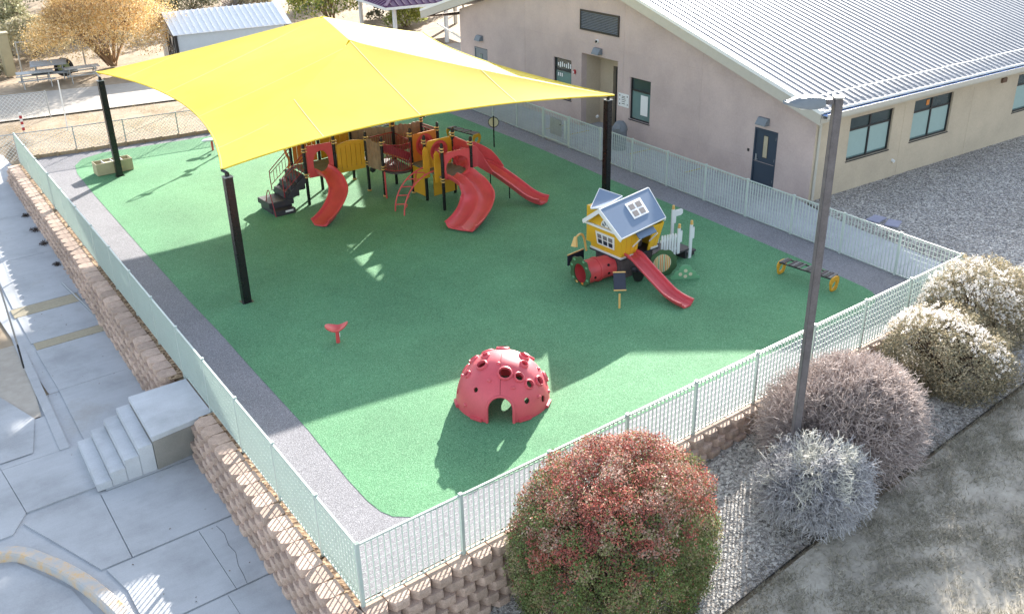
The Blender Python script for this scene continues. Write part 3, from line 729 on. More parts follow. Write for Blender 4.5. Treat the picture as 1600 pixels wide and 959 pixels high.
for i in range(3): MB().obox(wp(14.6+.14*i, .105, 2.08), d_, e_, UP, .04, .003, .08).build('paper_cutout', 'white_trim', w2)
for (a, b, z0, z1) in so: window(0, a, b-a, z0, z1, e_, d_, True, True)
MB().obox(wp(.10, 7.0-.45, 2.55), e_, d_, UP, .09, .003, .1).build('paper', 'orange_plastic', bld)
# doors
def door(s0, s1, z1, t, glass='tall', hinge=1, mat='door_blue'):
    MB().prism([(s0, 0), (s0+.06, 0), (s0+.06, z1-.06), (s1-.06, z1-.06), (s1-.06, 0), (s1, 0), (s1, z1), (s0, z1)], wp(0, t, 0), d_, UP, e_, -.01, .12).build('door_frame', mat, bld)
    dr = MB().prism([(s0+.065, .02), (s1-.065, .02), (s1-.065, z1-.065), (s0+.065, z1-.065)], wp(0, t+.03, 0), d_, UP, e_, 0, .05).build('door', mat, bld)
    if glass == 'tall':
        c = s0+.45*(s1-s0)+.06
        MB().obox(wp(c, t+.027, z1*.70), d_, e_, UP, .115, .006, .42).build('light_frame', 'dark_bronze', dr)
        MB().obox(wp(c, t+.019, z1*.70), d_, e_, UP, .095, .004, .40).build('pane', 'ramp_tan' if s0 < 5 else 'glass_teal', dr)
    else:
        MB().obox(wp((s0+s1)/2, t+.027, 1.62), d_, e_, UP, .30, .006, .62).build('pane', 'glass_dark', dr)
        MB().obox(wp((s0+s1)/2, t+.027, .62), d_, e_, UP, .30, .006, .30).build('pane', 'glass_dark', dr)
        MB().obox(wp((s0+s1)/2, t+.01, 1.45), d_, e_, UP, .12, .004, .16).build('paper', 'white_trim', dr)
    hs = s1-.14
    MB().obox(wp(hs, t+.01, 1.02), d_, e_, UP, .025, .02, .09).box(0, 0, 0, 0, 0, 0).build('lock_plate', 'galv', dr) if False else None
    h = MB(); h.obox(wp(hs, t+.015, 1.06), d_, e_, UP, .03, .012, .12); h.beam(wp(hs, t-.03, 1.0), wp(hs-.12, t-.03, 1.0), .02, .025); h.beam(wp(hs, t+.02, 1.0), wp(hs, t-.035, 1.0), .02, .02); h.build('handle', 'galv', dr)
    for z in (.3, 1.1, 1.9): MB().obox(wp(s0+.075, t+.022, z), d_, e_, UP, .012, .014, .055).build('hinge', 'galv', dr)
door(1.63, 2.72, 2.17, 0, 'tall'); door(20.75, 21.95, 2.33, 0, 'tall', mat='gray_metal')
# entrance door within the recess
door(10.72, 11.95, 2.60, 1.1, 'two', mat='dark_bronze')
MB().tube([wp(10.98, 1.02, .95), wp(10.98, 1.02, 1.55)], .015, 6).build('pull_handle', 'galv', bld)
# vent with louvers, lights, camera, alarm, sign
v = MB(); 
for (a, b, c, dd) in ((10.52, 13.13, 4.34, 4.40), (10.52, 13.13, 5.14, 5.20), (10.52, 10.58, 4.40, 5.14), (13.07, 13.13, 4.40, 5.14)): v.prism([(a, c), (b, c), (b, dd), (a, dd)], wp(0, -.06, 0), d_, UP, e_, 0, .06)
v = v.build('wall_vent', 'dark_bronze', bld)
MB().prism([(10.58, 4.40), (13.07, 4.40), (13.07, 5.14), (10.58, 5.14)], wp(0, -.01, 0), d_, UP, e_, 0, .008).build('backing', 'black_metal', v)
for i in range(11):
    z = 4.43+i*.065; MB().prism([(0, 0), (.045, .03), (.045, .036), (0, .006)], wp(10.585, -.05, z), e_, UP, d_, 0, 2.48).build('louver', 'gray_metal', v)
for s, z in ((2.30, 2.47), (11.85, 3.58), (21.35, 2.85)):
    L0 = thing('wall_light', {2.30: 'grey wedge wall light above the blue door', 11.85: 'grey wedge wall light above the recessed entrance', 21.35: 'grey wedge wall light above the grey door at the far left of the gable wall'}[s], 'wall light', tuple(wp(s, -.01, z)), 'wedge lights on the gable wall')
    MB().prism([(0, .13), (-.12, .13), (-.26, -.10), (-.26, -.13), (0, -.13)], wp(s-.24, 0, z), e_, UP, d_, 0, .48).build('housing', 'gray_metal', L0, bevel=.01)
    MB().prism([(-.03, -.131), (-.23, -.131), (-.23, -.14), (-.03, -.14)], wp(s-.2, 0, z), e_, UP, d_, 0, .4).build('lens', 'white_trim', L0)
cm = thing('security_camera', 'small white dome camera on the gable wall under the louvre vent', 'camera', tuple(wp(11.95, -.01, 3.98)))
MB().tube([wp(11.95, 0, 3.98), wp(11.95, -.06, 3.98)], .085, 12).build('mount', 'white_trim', cm)
MB().tube([wp(11.95, -.06, 3.98), wp(11.95, -.10, 3.96), wp(11.95, -.13, 3.94)], [.06, .05, .02], 10).build('lens', 'black_metal', cm)
fa = thing('fire_alarm', 'small red fire alarm on the wall between a window and the entrance', 'alarm', tuple(wp(13.5, -.01, 2.40)))
MB().obox(wp(13.5, -.03, 2.42), d_, e_, UP, .07, .03, .09).build('housing', 'red_paint', fa, bevel=.01)
MB().obox(wp(13.55, -.065, 2.40), d_, e_, UP, .035, .006, .04).build('strobe', 'white_trim', fa)
sg = thing('notice_sign', 'white notice sign with rows of dark marks right of the recessed entrance', 'sign', tuple(wp(10.15, -.02, 1.75)))
MB().obox(wp(10.12, -.012, 1.76), d_, e_, UP, .34, .008, .28).build('sign_plate', 'white_trim', sg)
mk = MB()
for (u, z, hw, hh) in ((-.24, .18, .03, .03), (.24, .18, .025, .03), (-.24, -.18, .03, .03), (.26, -.16, .02, .03), (-.24, .0, .025, .02), (.0, .16, .10, .012), (0, .10, .12, .012), (.02, .02, .13, .012), (0, -.06, .11, .012), (.0, -.15, .10, .014)):
    mk.obox(wp(10.12-u, -.022, 1.76+z), d_, e_, UP, hw, .002, hh)
mk.build('sign_marks', 'dark_bronze', sg)
MB().obox(wp(2.95, -.02, 1.25), d_, e_, UP, .035, .02, .05).build('card_reader', 'dark_bronze', bld)
MB().tube([wp(12.4, -.02+.5, .55), wp(12.4, .38, .5)], .06, 8).build('hose_bib', 'white_trim', bld)
MB().tube([wp(.02, 4.68, .66), wp(-.10, 4.68, .62)], .06, 10).build('wall_outlet', 'white_trim', bld)
MB().obox(wp(-.02, 11.4, 2.72), e_, d_, UP, .16, .06, .09).build('floodlight', 'soffit_brown', bld)
# roof planes
def roof_pt(s, t):   # top of roof at gable coordinate s
    z = 2.70+.285*s+.92 if s <= SR else 2.70+.285*SR+.92-(s-SR)*.28
    return wp(s, t, z)
T0, T1, S0, S1 = -.65, LEN+.6, -.62, 26.3
# fascias
def fascia(name, p, q, drop, th, out, mat):
    p = Vector(p); q = Vector(q); out = Vector(out)
    MB().add([p, q, q-UP*drop, p-UP*drop, p-out*th, q-out*th, q-out*th-UP*drop, p-out*th-UP*drop], [(0, 1, 2, 3), (4, 7, 6, 5), (0, 4, 5, 1), (3, 2, 6, 7), (0, 3, 7, 4), (1, 5, 6, 2)]).build(name, mat, bld)
fascia('rake_fascia', roof_pt(S0, T0)-UP*.03, roof_pt(SR, T0)-UP*.03, .40, .05, -e_, 'fascia')
fascia('rake_fascia', roof_pt(SR, T0)-UP*.03, roof_pt(S1, T0)-UP*.03, .40, .05, -e_, 'fascia')
fascia('rake_soffit', roof_pt(S0+.02, T0+.05)-UP*.34, roof_pt(SR, T0+.05)-UP*.34, .05, .45, -e_, 'fascia')
fascia('rake_soffit', roof_pt(SR, T0+.05)-UP*.34, roof_pt(S1, T0+.05)-UP*.34, .05, .45, -e_, 'fascia')
fascia('eave_fascia', roof_pt(S0, T0+.02)-UP*.12, roof_pt(S0, T1)-UP*.10, .22, .04, -d_, 'fascia')
MB().add([roof_pt(S0+.05, T0+.06)-UP*.33, roof_pt(S0+.05, T1)-UP*.33, wp(.0, T1, 3.17), wp(.0, T0+.06, 3.17), roof_pt(S0+.05, T0+.06)-UP*.28, roof_pt(S0+.05, T1)-UP*.28, wp(.0, T1, 3.22), wp(.0, T0+.06, 3.22)], [(0, 1, 2, 3), (4, 7, 6, 5), (0, 4, 5, 1), (3, 2, 6, 7), (0, 3, 7, 4), (1, 5, 6, 2)]).build('eave_soffit', 'fascia', bld)
MB().add([wp(SL_END, T0+.06, 3.78), wp(SL_END, T1, 3.78), roof_pt(S1, T1)-UP*.36, roof_pt(S1, T0+.06)-UP*.36, wp(SL_END, T0+.06, 3.83), wp(SL_END, T1, 3.83), roof_pt(S1, T1)-UP*.30, roof_pt(S1, T0+.06)-UP*.30], [(0, 1, 2, 3), (4, 7, 6, 5), (0, 4, 5, 1), (3, 2, 6, 7), (0, 3, 7, 4), (1, 5, 6, 2)]).build('canopy_soffit', 'soffit_brown', bld)
MB().beam(wp(26.2, .3, 2.95), wp(23.4, .6, 2.2), .05, .08).build('brace', 'white_trim', bld)
# corrugated panels: each 0.406 m wide module, one object per module
PW = .33
def panel(s0, s1):
    pr = [(0, .0), (.16, .0), (.20, .026), (.29, .026), (.33, .0)]
    V = []; F = []
    A = roof_pt(s0, 0)-roof_pt(0, 0) if False else None
    for s in (s0, s1):
        b = roof_pt(s, 0)
        for (u, h) in pr: q = b+e_*u+UP*h; V.append(q)
    for s in (s0, s1):
        b = roof_pt(s, 0)
        for (u, h) in pr: q = b+e_*u+UP*(h-.012); V.append(q)
    k = len(pr)
    for i in range(k-1): F.append((i, i+1, k+i+1, k+i)); F.append((2*k+i, 3*k+i, 3*k+i+1, 2*k+i+1)); F.append((i, 2*k+i, 2*k+i+1, i+1))
    return MB().add(V, F)
pp = panel(S0+.02, SR).build('roof_panel', 'roof_metal', bld)
n = int((T1-T0)/PW)
for i in range(n):
    q = e_*(T0+.0+i*PW)
    if i == 0: pp.location = q
    else: copy_part(pp, bld, tuple(q))
m2 = MB()
for i in range(n):
    q = panel(SR, S1); o = len(m2.v); off = e_*(T0+i*PW)
    m2.add([(v[0]+off.x, v[1]+off.y, v[2]) for v in q.v], q.f)
o = m2.build('far_roof_slope', 'roof_metal', bld); o['kind'] = 'stuff'
MB().beam(roof_pt(SR, T0)+UP*.09, roof_pt(SR, T1)+UP*.09, .3, .03).build('ridge_cap', 'roof_metal', bld)
fascia('rake_trim', roof_pt(S0, T0-.03)+UP*.075, roof_pt(SR, T0-.03)+UP*.075, .13, .16, -e_, 'white_trim')
fascia('rake_trim', roof_pt(SR, T0-.03)+UP*.075, roof_pt(S1, T0-.03)+UP*.075, .13, .16, -e_, 'white_trim')
MB().beam(roof_pt(S0, T0)+UP*.012-d_*.005, roof_pt(S0, T1)+UP*.012-d_*.005, .02, .085).build('eave_closure', 'white_trim', bld)
# gutter: open trough with brackets, snow rail
g = MB(); a0, a1 = roof_pt(S0-.01, T0+.1), roof_pt(S0-.01, T1)
for (o1, o2, z0, z1) in ((0, -.14, -.16, -.15), (-.13, -.14, -.15, -.06)):
    pass
def gut(off0, off1, z0, z1): g.add([a0+d_*off0+UP*z0, a1+d_*off0+UP*z0, a1+d_*off1+UP*z0, a0+d_*off1+UP*z0, a0+d_*off0+UP*z1, a1+d_*off0+UP*z1, a1+d_*off1+UP*z1, a0+d_*off1+UP*z1], [(0, 3, 2, 1), (4, 5, 6, 7), (0, 1, 5, 4), (1, 2, 6, 5), (2, 3, 7, 6), (3, 0, 4, 7)])
gut(0, -.20, -.20, -.19); gut(-.19, -.202, -.19, -.03)
gg = g.build('gutter', 'fascia', bld)
g = MB(); gut(.03, -.188, -.10, -.07); g.build('sky_tinted_lining', 'gutter_sky_tint', gg)  # raised insert, painted blue as the sky mirrored in the trough
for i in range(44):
    MB().beam(a0+e_*(.5+i)-UP*.035+d_*.02, a0+e_*(.5+i)-UP*.035-d_*.20, .03, .012).build('bracket', 'gutter_sky_tint', gg)
MB().tube([roof_pt(.10, T0+.35)+UP*.13, roof_pt(.10, T1-.3)+UP*.13], .022, 6).build('snow_rail', 'white_trim', bld)
MB().tube([wp(.02, .16, 3.0), wp(-.05, .16, 2.85), wp(-.05, .16, .05)], .05, 8).build('downspout', 'fascia', bld)
MB().beam(wp(-.05, .16, 2.88), wp(-.5, .5, 3.14), .06, .06).build('downspout_elbow', 'fascia', bld)
# dark interior block so no light comes through
MB().prism([(1.5, 0), (SL_END-1, 0), (SL_END-1, 3.4), (SR, 6.0), (1.5, 3.0)], wp(0, 1.6, 0), d_, UP, e_, 0, LEN-4).build('interior', 'dark_bronze', bld)

# yellow paint dashes on the far walk
for (s, t0, t1, w) in ((5.1, -1.1, -.2, .08), (8.3, -1.2, .0, .08), (12.2, -1.6, -.2, .09), (13.6, -1.6, -.3, .09)):
    tag(MB().obox(wp(s, (t0+t1)/2, W_Z+.003), e_, d_, UP, (t1-t0)/2, w/2, .002).build('painted_line', 'yellow_paint'), kind='structure')
# trash can
tc = thing('trash_can', 'grey round trash can with a dome lid beside the entrance', 'trash can', (22.1, 16.7, W_Z))
MB().lathe((22.1, 16.7, W_Z), [(.25, 0), (.29, .02), (.30, .80), (.31, .82)], 24).build('bin', 'trash_gray', tc, smooth=True)
MB().lathe((22.1, 16.7, W_Z+.822), [(.325, 0), (.325, .05), (.30, .16), (.24, .28), (.15, .37), (.03, .40)], 24).build('lid', 'trash_gray', tc, smooth=True)
MB().obox((22.1-.27, 16.7-.12, W_Z+1.02), (-.9, -.4, .5), (.4, -.9, 0), (.4, .2, .9), .02, .14, .09).build('flap', 'gray_metal', tc)
# pale splash blocks on the gravel
for (x, y, a, lab) in ((22.85, 4.95, .1, 'pale lavender slab lying on the gravel nearer the building'), (22.9, 4.35, .35, 'pale lavender slab lying on the gravel nearer the mint fence')):
    u = Vector((math.cos(a), math.sin(a), 0)); v_ = Vector((-math.sin(a), math.cos(a), 0))
    tag(MB().obox((x, y, .03), u, v_, (0, 0, 1), .30, .22, .025).build('splash_block', 'splash_lavender', bevel=.01), lab, 'slab')

# ------------------------------------------------------------------ light pole
lx, ly, lz = 9.05, -2.06, -.85
lp = thing('light_pole', 'tall square bronze light pole with one flat head rising behind the white bush', 'street lamp', (lx, ly, lz))
ra = R(-32)
ux = Vector((math.cos(ra), math.sin(ra), 0)); uy = Vector((-math.sin(ra), math.cos(ra), 0))
MB().prism([(-.075, -.075), (.075, -.075), (.075, .075), (-.075, .075)], (lx, ly, lz), ux, uy, UP, 0, 8.50).build('pole', 'pole_bronze', lp, bevel=.012)
MB().prism([(-.08, -.08), (.08, -.08), (.08, .08), (-.08, .08)], (lx, ly, lz), ux, uy, UP, 8.502, 8.535).build('pole_cap', 'galv', lp)
hd = Vector((-.80, .60, 0)).normalized(); hs = Vector((.6, .8, 0)); hb = Vector((lx, ly, 7.60))
MB().beam(hb+hd*.08, hb+hd*.26, .10, .09).build('arm', 'pole_bronze', lp)
V = []; F = []
for (u, w, zt, zb) in ((.24, .12, .06, -.06), (.34, .17, .09, -.09), (.55, .19, .105, -.09), (.75, .165, .07, -.06), (.88, .10, .02, -.03), (.95, .03, -.01, -.02)):
    for (a, b) in ((-w, zb), (w, zb), (w, zb+.05), (w*.6, zt), (-w*.6, zt), (-w, zb+.05)): V.append(hb+hd*u+hs*a+UP*b)
for i in range(5):
    for j in range(6): F.append((i*6+j, i*6+(j+1) % 6, (i+1)*6+(j+1) % 6, (i+1)*6+j))
F.append(tuple(range(6))); F.append(tuple(range(30, 36)))
hh = MB().add(V, F).build('lamp_head', 'gray_metal', lp, smooth=True)
MB().obox(hb+hd*.52-UP*.096, hd, hs, UP, .16, .12, .006).build('lens', 'white_trim', hh)

# ------------------------------------------------------------------ the shade sail
C1, C2, C3, C4 = Vector((4.80, 28.3, 4.02)), Vector((3.55, 13.05, 3.95)), Vector((17.2, 12.0, 3.93)), Vector((19.0, 26.6, 4.0))
P1, P2 = Vector((10.85, 18.6, 5.70)), Vector((12.6, 24.0, 5.75))
ss = thing('shade_sail', 'large bright yellow hip shade sail stretched over the playground equipment', 'shade sail', (11, 20, 4))
def edge(a, b, inn, dz, t):
    k = 4*t*(1-t); return a.lerp(b, t)+Vector(inn)*k+UP*dz*k
E12 = lambda t: edge(C2, C1, (1.2, 0, 0), .10, t)
E23 = lambda t: edge(C2, C3, (0, 1.05, 0), .18, t)
E34 = lambda t: edge(C3, C4, (-1.2, 0, 0), .15, t)
E41 = lambda t: edge(C1, C4, (0, -1.5, 0), .15, t)
def hip(a, b, t, sag=.07): return a.lerp(b, t)-UP*sag*4*t*(1-t)*(1-.3*t)
H1 = lambda t: hip(C1, P2, t); H2 = lambda t: hip(C2, P1, t); H3 = lambda t: hip(C3, P1, t); H4 = lambda t: hip(C4, P2, t)
def ruled(top, bot, n=30, m=14, sag=.035):
    V = []; F = []
    for i in range(n+1):
        for j in range(m+1):
            a, b = bot(i/n), top(i/n); t = j/m
            V.append(a.lerp(b, t)-UP*sag*4*t*(1-t)*4*(i/n)*(1-i/n))
    for i in range(n):
        for j in range(m): F.append((i*(m+1)+j, (i+1)*(m+1)+j, (i+1)*(m+1)+j+1, i*(m+1)+j+1))
    return V, F
def top2(Ha, Hb, pa, pb):   # up one hip, along the ridge, down the other
    la, lr, lb = (pa-Ha(0)).length, (pb-pa).length, (pb-Hb(0)).length; T = la+lr+lb
    def f(t):
        s = t*T
        if s < la: return Ha(s/la)
        if s < la+lr: return pa.lerp(pb, (s-la)/lr)
        return Hb(1-(s-la-lr)/lb)
    return f
faces = [(top2(H2, H1, P1, P2), E12), (top2(H2, H3, P1, P1+Vector((.001, 0, 0))), E23), (top2(H3, H4, P1, P2), E34), (top2(H1, H4, P2, P2+Vector((.001, 0, 0))), E41)]
seams = []
for k, (tp, bt) in enumerate(faces):
    V, F = ruled(tp, bt)
    nv = len(V)
    V2 = V+[v-UP*.006 for v in V]; F2 = F+[tuple(q+nv for q in f)[::-1] for f in F]
    mb = MB().add(V2, F2); p = mb.build('fabric_panel', 'sail_fabric', ss, smooth=False)
    p.data.polygons.foreach_set('use_smooth', [True]*len(p.data.polygons))
    for t in ((.12, .36, .62, .86) if k in (0, 2) else (.25, .5, .75)):
        a, b = bt(t), tp(t)
        pts = [a.lerp(b, j/10)-UP*(.035*4*(j/10)*(1-j/10)*4*t*(1-t))+UP*.012 for j in range(11)]
        side_ = (pts[-1]-pts[0]).cross(UP).normalized()*.016; ns_ = len(pts)
        MB().add([p+side_*q_-UP*.006 for p in pts for q_ in (-1, 1)], [(2*i_, 2*i_+1, 2*i_+3, 2*i_+2) for i_ in range(ns_-1)]).build('seam', 'sail_thread', ss)
    hem = [bt(i/40) for i in range(41)]
    MB().tube(hem, .03, 6).build('hem', 'sail_fabric', ss, smooth=True)
for nm, (x, y), C, w in (('a', (4.70, 27.55), C1, .23), ('b', (3.63, 12.92), C2, .23), ('c', (17.15, 12.25), C3, .23), ('d', (18.9, 27.0), C4, .23)):
    lab = {'a': 'black steel post standing behind the tan planter box, far left corner of the sail', 'b': 'black steel post with the near left corner of the yellow sail on top', 'c': 'black steel post right behind the blue-roofed playhouse', 'd': 'black steel post hidden under the far right corner of the sail'}[nm]
    t = thing('sail_post', lab, 'post', (x, y, 0), 'steel posts holding the shade sail')
    zt = C.z-.20
    MB().box(x-w/2, x+w/2, y-w/2, y+w/2, -.1, zt).build('column', 'black_metal', t, bevel=.015)
    MB().box(x-w/2-.012, x+w/2+.012, y-w/2-.012, y+w/2+.012, zt+.002, zt+.022).build('cap_plate', 'galv', t)
    MB().tube([(x, y, zt+.022), (x, y, zt+.12)], .06, 10).build('stub', 'black_metal', t)
    MB().tube([(x, y, zt+.12), tuple(C-UP*.02)], .045, 8).build('arm', 'black_metal', t)
    MB().box(x-w/2-.05, x+w/2+.05, y-w/2-.05, y+w/2+.05, 0.006, .012).build('base_plate', 'black_metal', t)
# ------------------------------------------------------------------ play structure
ps = thing('play_structure', 'big playground climber with red slides, black posts and yellow panels under the sail', 'playground', (11, 17.5, 0))
DZ = 1.18
def v3(x, y, z): return Vector((x, y, z))
POST = {'A': (8.90, 19.22, 2.30), 'B': (10.05, 19.10, 2.42), 'C': (11.37, 19.11, 2.30), 'D': (11.48, 18.15, 2.28), 'E': (12.50, 17.78, 2.50), 'F': (12.42, 16.74, 2.46), 'G': (12.31, 15.46, 2.46),
        'H': (13.70, 16.78, 2.50), 'I': (13.58, 15.50, 2.46), 'J': (13.75, 18.95, 2.6), 'K': (13.75, 17.86, 2.48), 'L': (8.98, 20.5, 2.3), 'M': (10.1, 20.45, 2.5), 'N': (11.61, 20.69, 2.6), 'O': (12.6, 19.15, 2.9), 'P': (12.7, 21.5, 2.6)}
for k, (x, y, h) in POST.items():
    r = .058
    mb = MB(); mb.tube([(x, y, -.05), (x, y, h-.10), (x, y, h-.03), (x, y, h)], [r, r, r*.9, r*.35], 12)
    p = mb.build('post', 'black_metal', ps, smooth=True)
    for z in ([h-.20, h-.30, DZ-.12, DZ-.02] if k not in 'O' else [2.3]):
        MB().tube([(x, y, z-.022), (x, y, z+.022)], r+.014, 12).build('clamp', 'clamp_yellow', p, smooth=True)
        a = Vector((12-x, 18-y, 0)).normalized()
        MB().beam((x+a.x*.06, y+a.y*.06, z), (x+a.x*.13, y+a.y*.13, z), .04, .035).build('lug', 'clamp_yellow', p)
    if k in 'CDEN': MB().tube([(x, y, .02), (x, y, .07)], r+.02, 12).build('base_collar', 'clamp_yellow', p, smooth=True)
def deck(poly, z, name='deck', mat='deck_gray'):
    d = MB().prism(poly, (0, 0, 0), (1, 0, 0), (0, 1, 0), (0, 0, 1), z-.05, z).build(name, mat, ps, bevel=.01)
    return d
P2d = lambda k: POST[k][:2]
deck([P2d('A'), P2d('B'), P2d('M'), P2d('L')], DZ)
deck([P2d('B'), P2d('C'), P2d('N'), P2d('M')], DZ-.002)
deck([(11.42, 19.08), (11.53, 18.17), (12.0, 17.75), (12.5, 17.82), (12.62, 19.1), (11.65, 20.6)], DZ-.18)
deck([P2d('E'), P2d('F'), P2d('H'), P2d('K')], DZ+.001)
deck([(12.42, 16.72), (12.33, 15.48), (13.56, 15.52), (13.68, 16.76)], DZ)
deck([(12.64, 19.1), (12.55, 17.85), (13.7, 17.92), (13.72, 18.9)], DZ-.09)
def slat_panel(k1, k2, z0, z1, mat, name='panel', slots=5, arch=.08, th=.02):
    a = Vector((*P2d(k1), 0)); b = Vector((*P2d(k2), 0)); d = b-a; L_ = d.length; d.normalize(); n = Vector((d.y, -d.x, 0)); u0, u1 = .09, L_-.09; w = u1-u0
    top = lambda u: z1-.0+arch*math.sin(math.pi*(u-u0)/w)
    mb = MB(); g = .022; sl = (w-.12)/slots
    edges = [u0]+[u0+.06+sl*(i+.5) for i in range(slots)]+[u1]
    for i in range(len(edges)-1):
        ua = edges[i]+(g/2 if i else 0); ub = edges[i+1]-(g/2 if i < len(edges)-2 else 0)
        mb.prism([(ua, z0+.14), (ub, z0+.14), (ub, top(ub)-.14), (ua, top(ua)-.14)], a, d, UP, n, -th, th)
    m = 10
    pts = [(u0+w*i/m, top(u0+w*i/m)) for i in range(m+1)]
    for i in range(m):
        (ua, ta), (ub, tb) = pts[i], pts[i+1]; mb.prism([(ua, ta-.138), (ub, tb-.138), (ub, tb), (ua, ta)], a, d, UP, n, -th*.98, th*.98)
    mb.prism([(u0, z0), (u1, z0), (u1, z0+.138), (u0, z0+.138)], a, d, UP, n, -th*.98, th*.98)
    return mb.build(name, mat, ps)
slat_panel('B', 'C', .95, 2.0, 'yellow_plastic', 'slotted_panel', 5, .10)
slat_panel('M', 'N', 1.2, 2.15, 'yellow_plastic', 'slotted_panel', 5)
slat_panel('L', 'M', 1.2, 2.1, 'orange_plastic', 'slotted_panel', 4)
# brown planks between C and D, and between others
def planks(k1, k2, z0, z1, n, mat='brown_plank', wav=.03):
    a = Vector((*P2d(k1), 0)); b = Vector((*P2d(k2), 0)); d = b-a; L_ = d.length; d.normalize(); nn = Vector((d.y, -d.x, 0)); w = (L_-.12)/n
    for i in range(n):
        u = .06+w*i; h = z1+wav*math.sin(i*1.7)
        MB().prism([(u+.006, z0), (u+w-.006, z0), (u+w-.006, h-.03), (u+w/2, h), (u+.006, h-.03)], a, d, UP, nn, -.022, .022).build('plank', mat, ps)
    for z in (z0+.12, z1-.2): MB().beam(a+d*.05+UP*z-nn*.04, b-d*.05+UP*z-nn*.04, .03, .04).build('rail', 'clamp_yellow', ps)
planks('C', 'D', .98, 2.05, 5); planks('N', 'O', 1.2, 2.2, 6); planks('O', 'J', 1.3, 2.3, 6)
# curved red barrier between D and E
def bars(pts, z0, z1, n, mat='maroon_metal', bow=0.0, r=.012):
    b = MB()
    b.tube([p+UP*z1 for p in pts], .02, 6); b.tube([p+UP*z0 for p in pts], .018, 6)
    o = b.build('barrier_rail', mat, ps, smooth=True)
    tot = sum((pts[i+1]-pts[i]).length for i in range(len(pts)-1))
    for k in range(1, n):
        s = tot*k/n; i = 0
        while i < len(pts)-2 and s > (pts[i+1]-pts[i]).length: s -= (pts[i+1]-pts[i]).length; i += 1
        p = pts[i].lerp(pts[i+1], min(1, s/(pts[i+1]-pts[i]).length))
        MB().tube([p+UP*z0, p+UP*(z0+z1)*.5+Vector((0, 0, 0)), p+UP*z1], r, 6).build('bar', mat, o)
arc = catmull([v3(11.5, 18.1, 0), v3(11.62, 17.75, 0), v3(11.95, 17.52, 0), v3(12.3, 17.55, 0), v3(12.46, 17.74, 0)], 4)
bars(arc, DZ-.12, 2.02, 17)
MB().prism([(p.x, p.y) for p in arc]+[(12.45, 17.8), (11.55, 18.15)], (0, 0, 0), (1, 0, 0), (0, 1, 0), UP, DZ-.24, DZ-.19).build('deck_rim', 'dark_plastic', ps)
bars([v3(11.55, 19.1, 0), v3(12.55, 19.12, 0)], DZ-.05, 2.05, 10)
bars([v3(12.56, 17.85, 0), v3(12.62, 19.05, 0)], DZ, 2.0, 10)
# sloping red tunnel deck seen behind the barrier
MB().obox((12.1, 18.55, 1.45), (1, -.3, -.45), (.3, 1, 0), (.4, 0, 1), .62, .32, .03).build('ramp_panel', 'orange_plastic', ps, bevel=.01)
MB().obox((12.05, 18.2, 1.62), (1, -.3, -.5), (.3, 1, 0), (.4, 0, 1), .62, .03, .14).build('ramp_side', 'maroon_metal', ps, bevel=.01)
# yellow panels with the red bubble rings
def bubble_panel(k1, k2, z0, z1, top_mat='orange_plastic', low=True):
    a = Vector((*P2d(k1), 0)); b = Vector((*P2d(k2), 0)); d = b-a; L_ = d.length; d.normalize(); n = Vector((d.y, -d.x, 0)); w = L_-.16
    n0 = 24; cu, cz, rr = L_/2, (z0+z1)/2+.05, min(w, z1-z0)*.40
    sq = []
    for i in range(n0):
        th = 2*math.pi*i/n0; c, s = math.cos(th), math.sin(th); k = min((w/2)/abs(c) if abs(c) > 1e-6 else 9, ((z1-z0)/2)/abs(s) if abs(s) > 1e-6 else 9)
        sq.append((cu+c*k, (z0+z1)/2+s*k))
    p = MB().ring(sq, circle(rr, n0, cu, cz), a, d, UP, n, -.018, .018).build('bubble_panel', top_mat, ps)
    MB().ring(circle(rr+.03, n0, cu, cz), circle(rr*.72, n0, cu, cz), a, d, UP, n, -.05, -.02).build('bubble_rim', 'red_plastic', p)
    vs = []; fs = []
    prof = [(rr*.74, .0), (rr*.68, .10), (rr*.5, .20), (rr*.25, .26), (.01, .28)]
    for r_, h_ in prof:
        for i in range(20):
            th = 2*math.pi*i/20; q = a+d*(cu+r_*math.cos(th))+UP*(cz+r_*math.sin(th))-n*(-.03-h_)*-1; vs.append(q)
    for i in range(len(prof)-1):
        for j in range(20): fs.append((i*20+j, i*20+(j+1) % 20, (i+1)*20+(j+1) % 20, (i+1)*20+j))
    MB().add(vs, fs).build('bubble', 'red_plastic', p, smooth=True)
bubble_panel('E', 'K', 1.18, 2.22); bubble_panel('F', 'H', 1.2, 2.2, 'yellow_plastic')
MB().prism([(.1, .12), (1.15, .12), (1.15, 1.1), (.1, 1.1)], (12.62, 16.72, 0), (1, 0.03, 0), UP, (0, -1, 0), -.018, .018).build('lower_panel', 'yellow_plastic', ps)
MB().prism([(.1, .12), (1.0, .12), (1.0, 1.12), (.1, 1.12)], (12.46, 17.75, 0), (0.0, -1, 0), UP, (1, 0, 0), -.018, .018).build('lower_panel', 'yellow_plastic', ps)
a_, b_ = P2d('J'), P2d('K'); 
bars([v3(a_[0], a_[1]-.06, 0), v3(b_[0], b_[1]+.06, 0)], 1.35, 2.1, 9)
bars([v3(a_[0]+.03, a_[1]-.06, 0), v3(b_[0]+.03, b_[1]+.06, 0)], 1.95, 2.2, 14)
MB().prism([(0, 0), (.22, 0), (.22, 2.4), (.12, 2.6), (0, 2.4)], (12.55, 19.3, .35), (1, 0, 0), UP, (0, 1, 0), -.02, .02).build('tall_panel', 'yellow_plastic', ps)
# handhold panels either side of the arched climber (between F and G)
for y in (16.50, 15.78):
    MB().prism([(-.10, .95), (.12, .95), (.16, 1.2), (.14, 2.0), (.05, 2.12), (-.06, 2.02), (-.12, 1.6)], (12.33, y, 0), (-1, 0, 0), UP, (0, 1, 0), -.03, .03).build('handhold_panel', 'yellow_plastic', ps, bevel=.01)
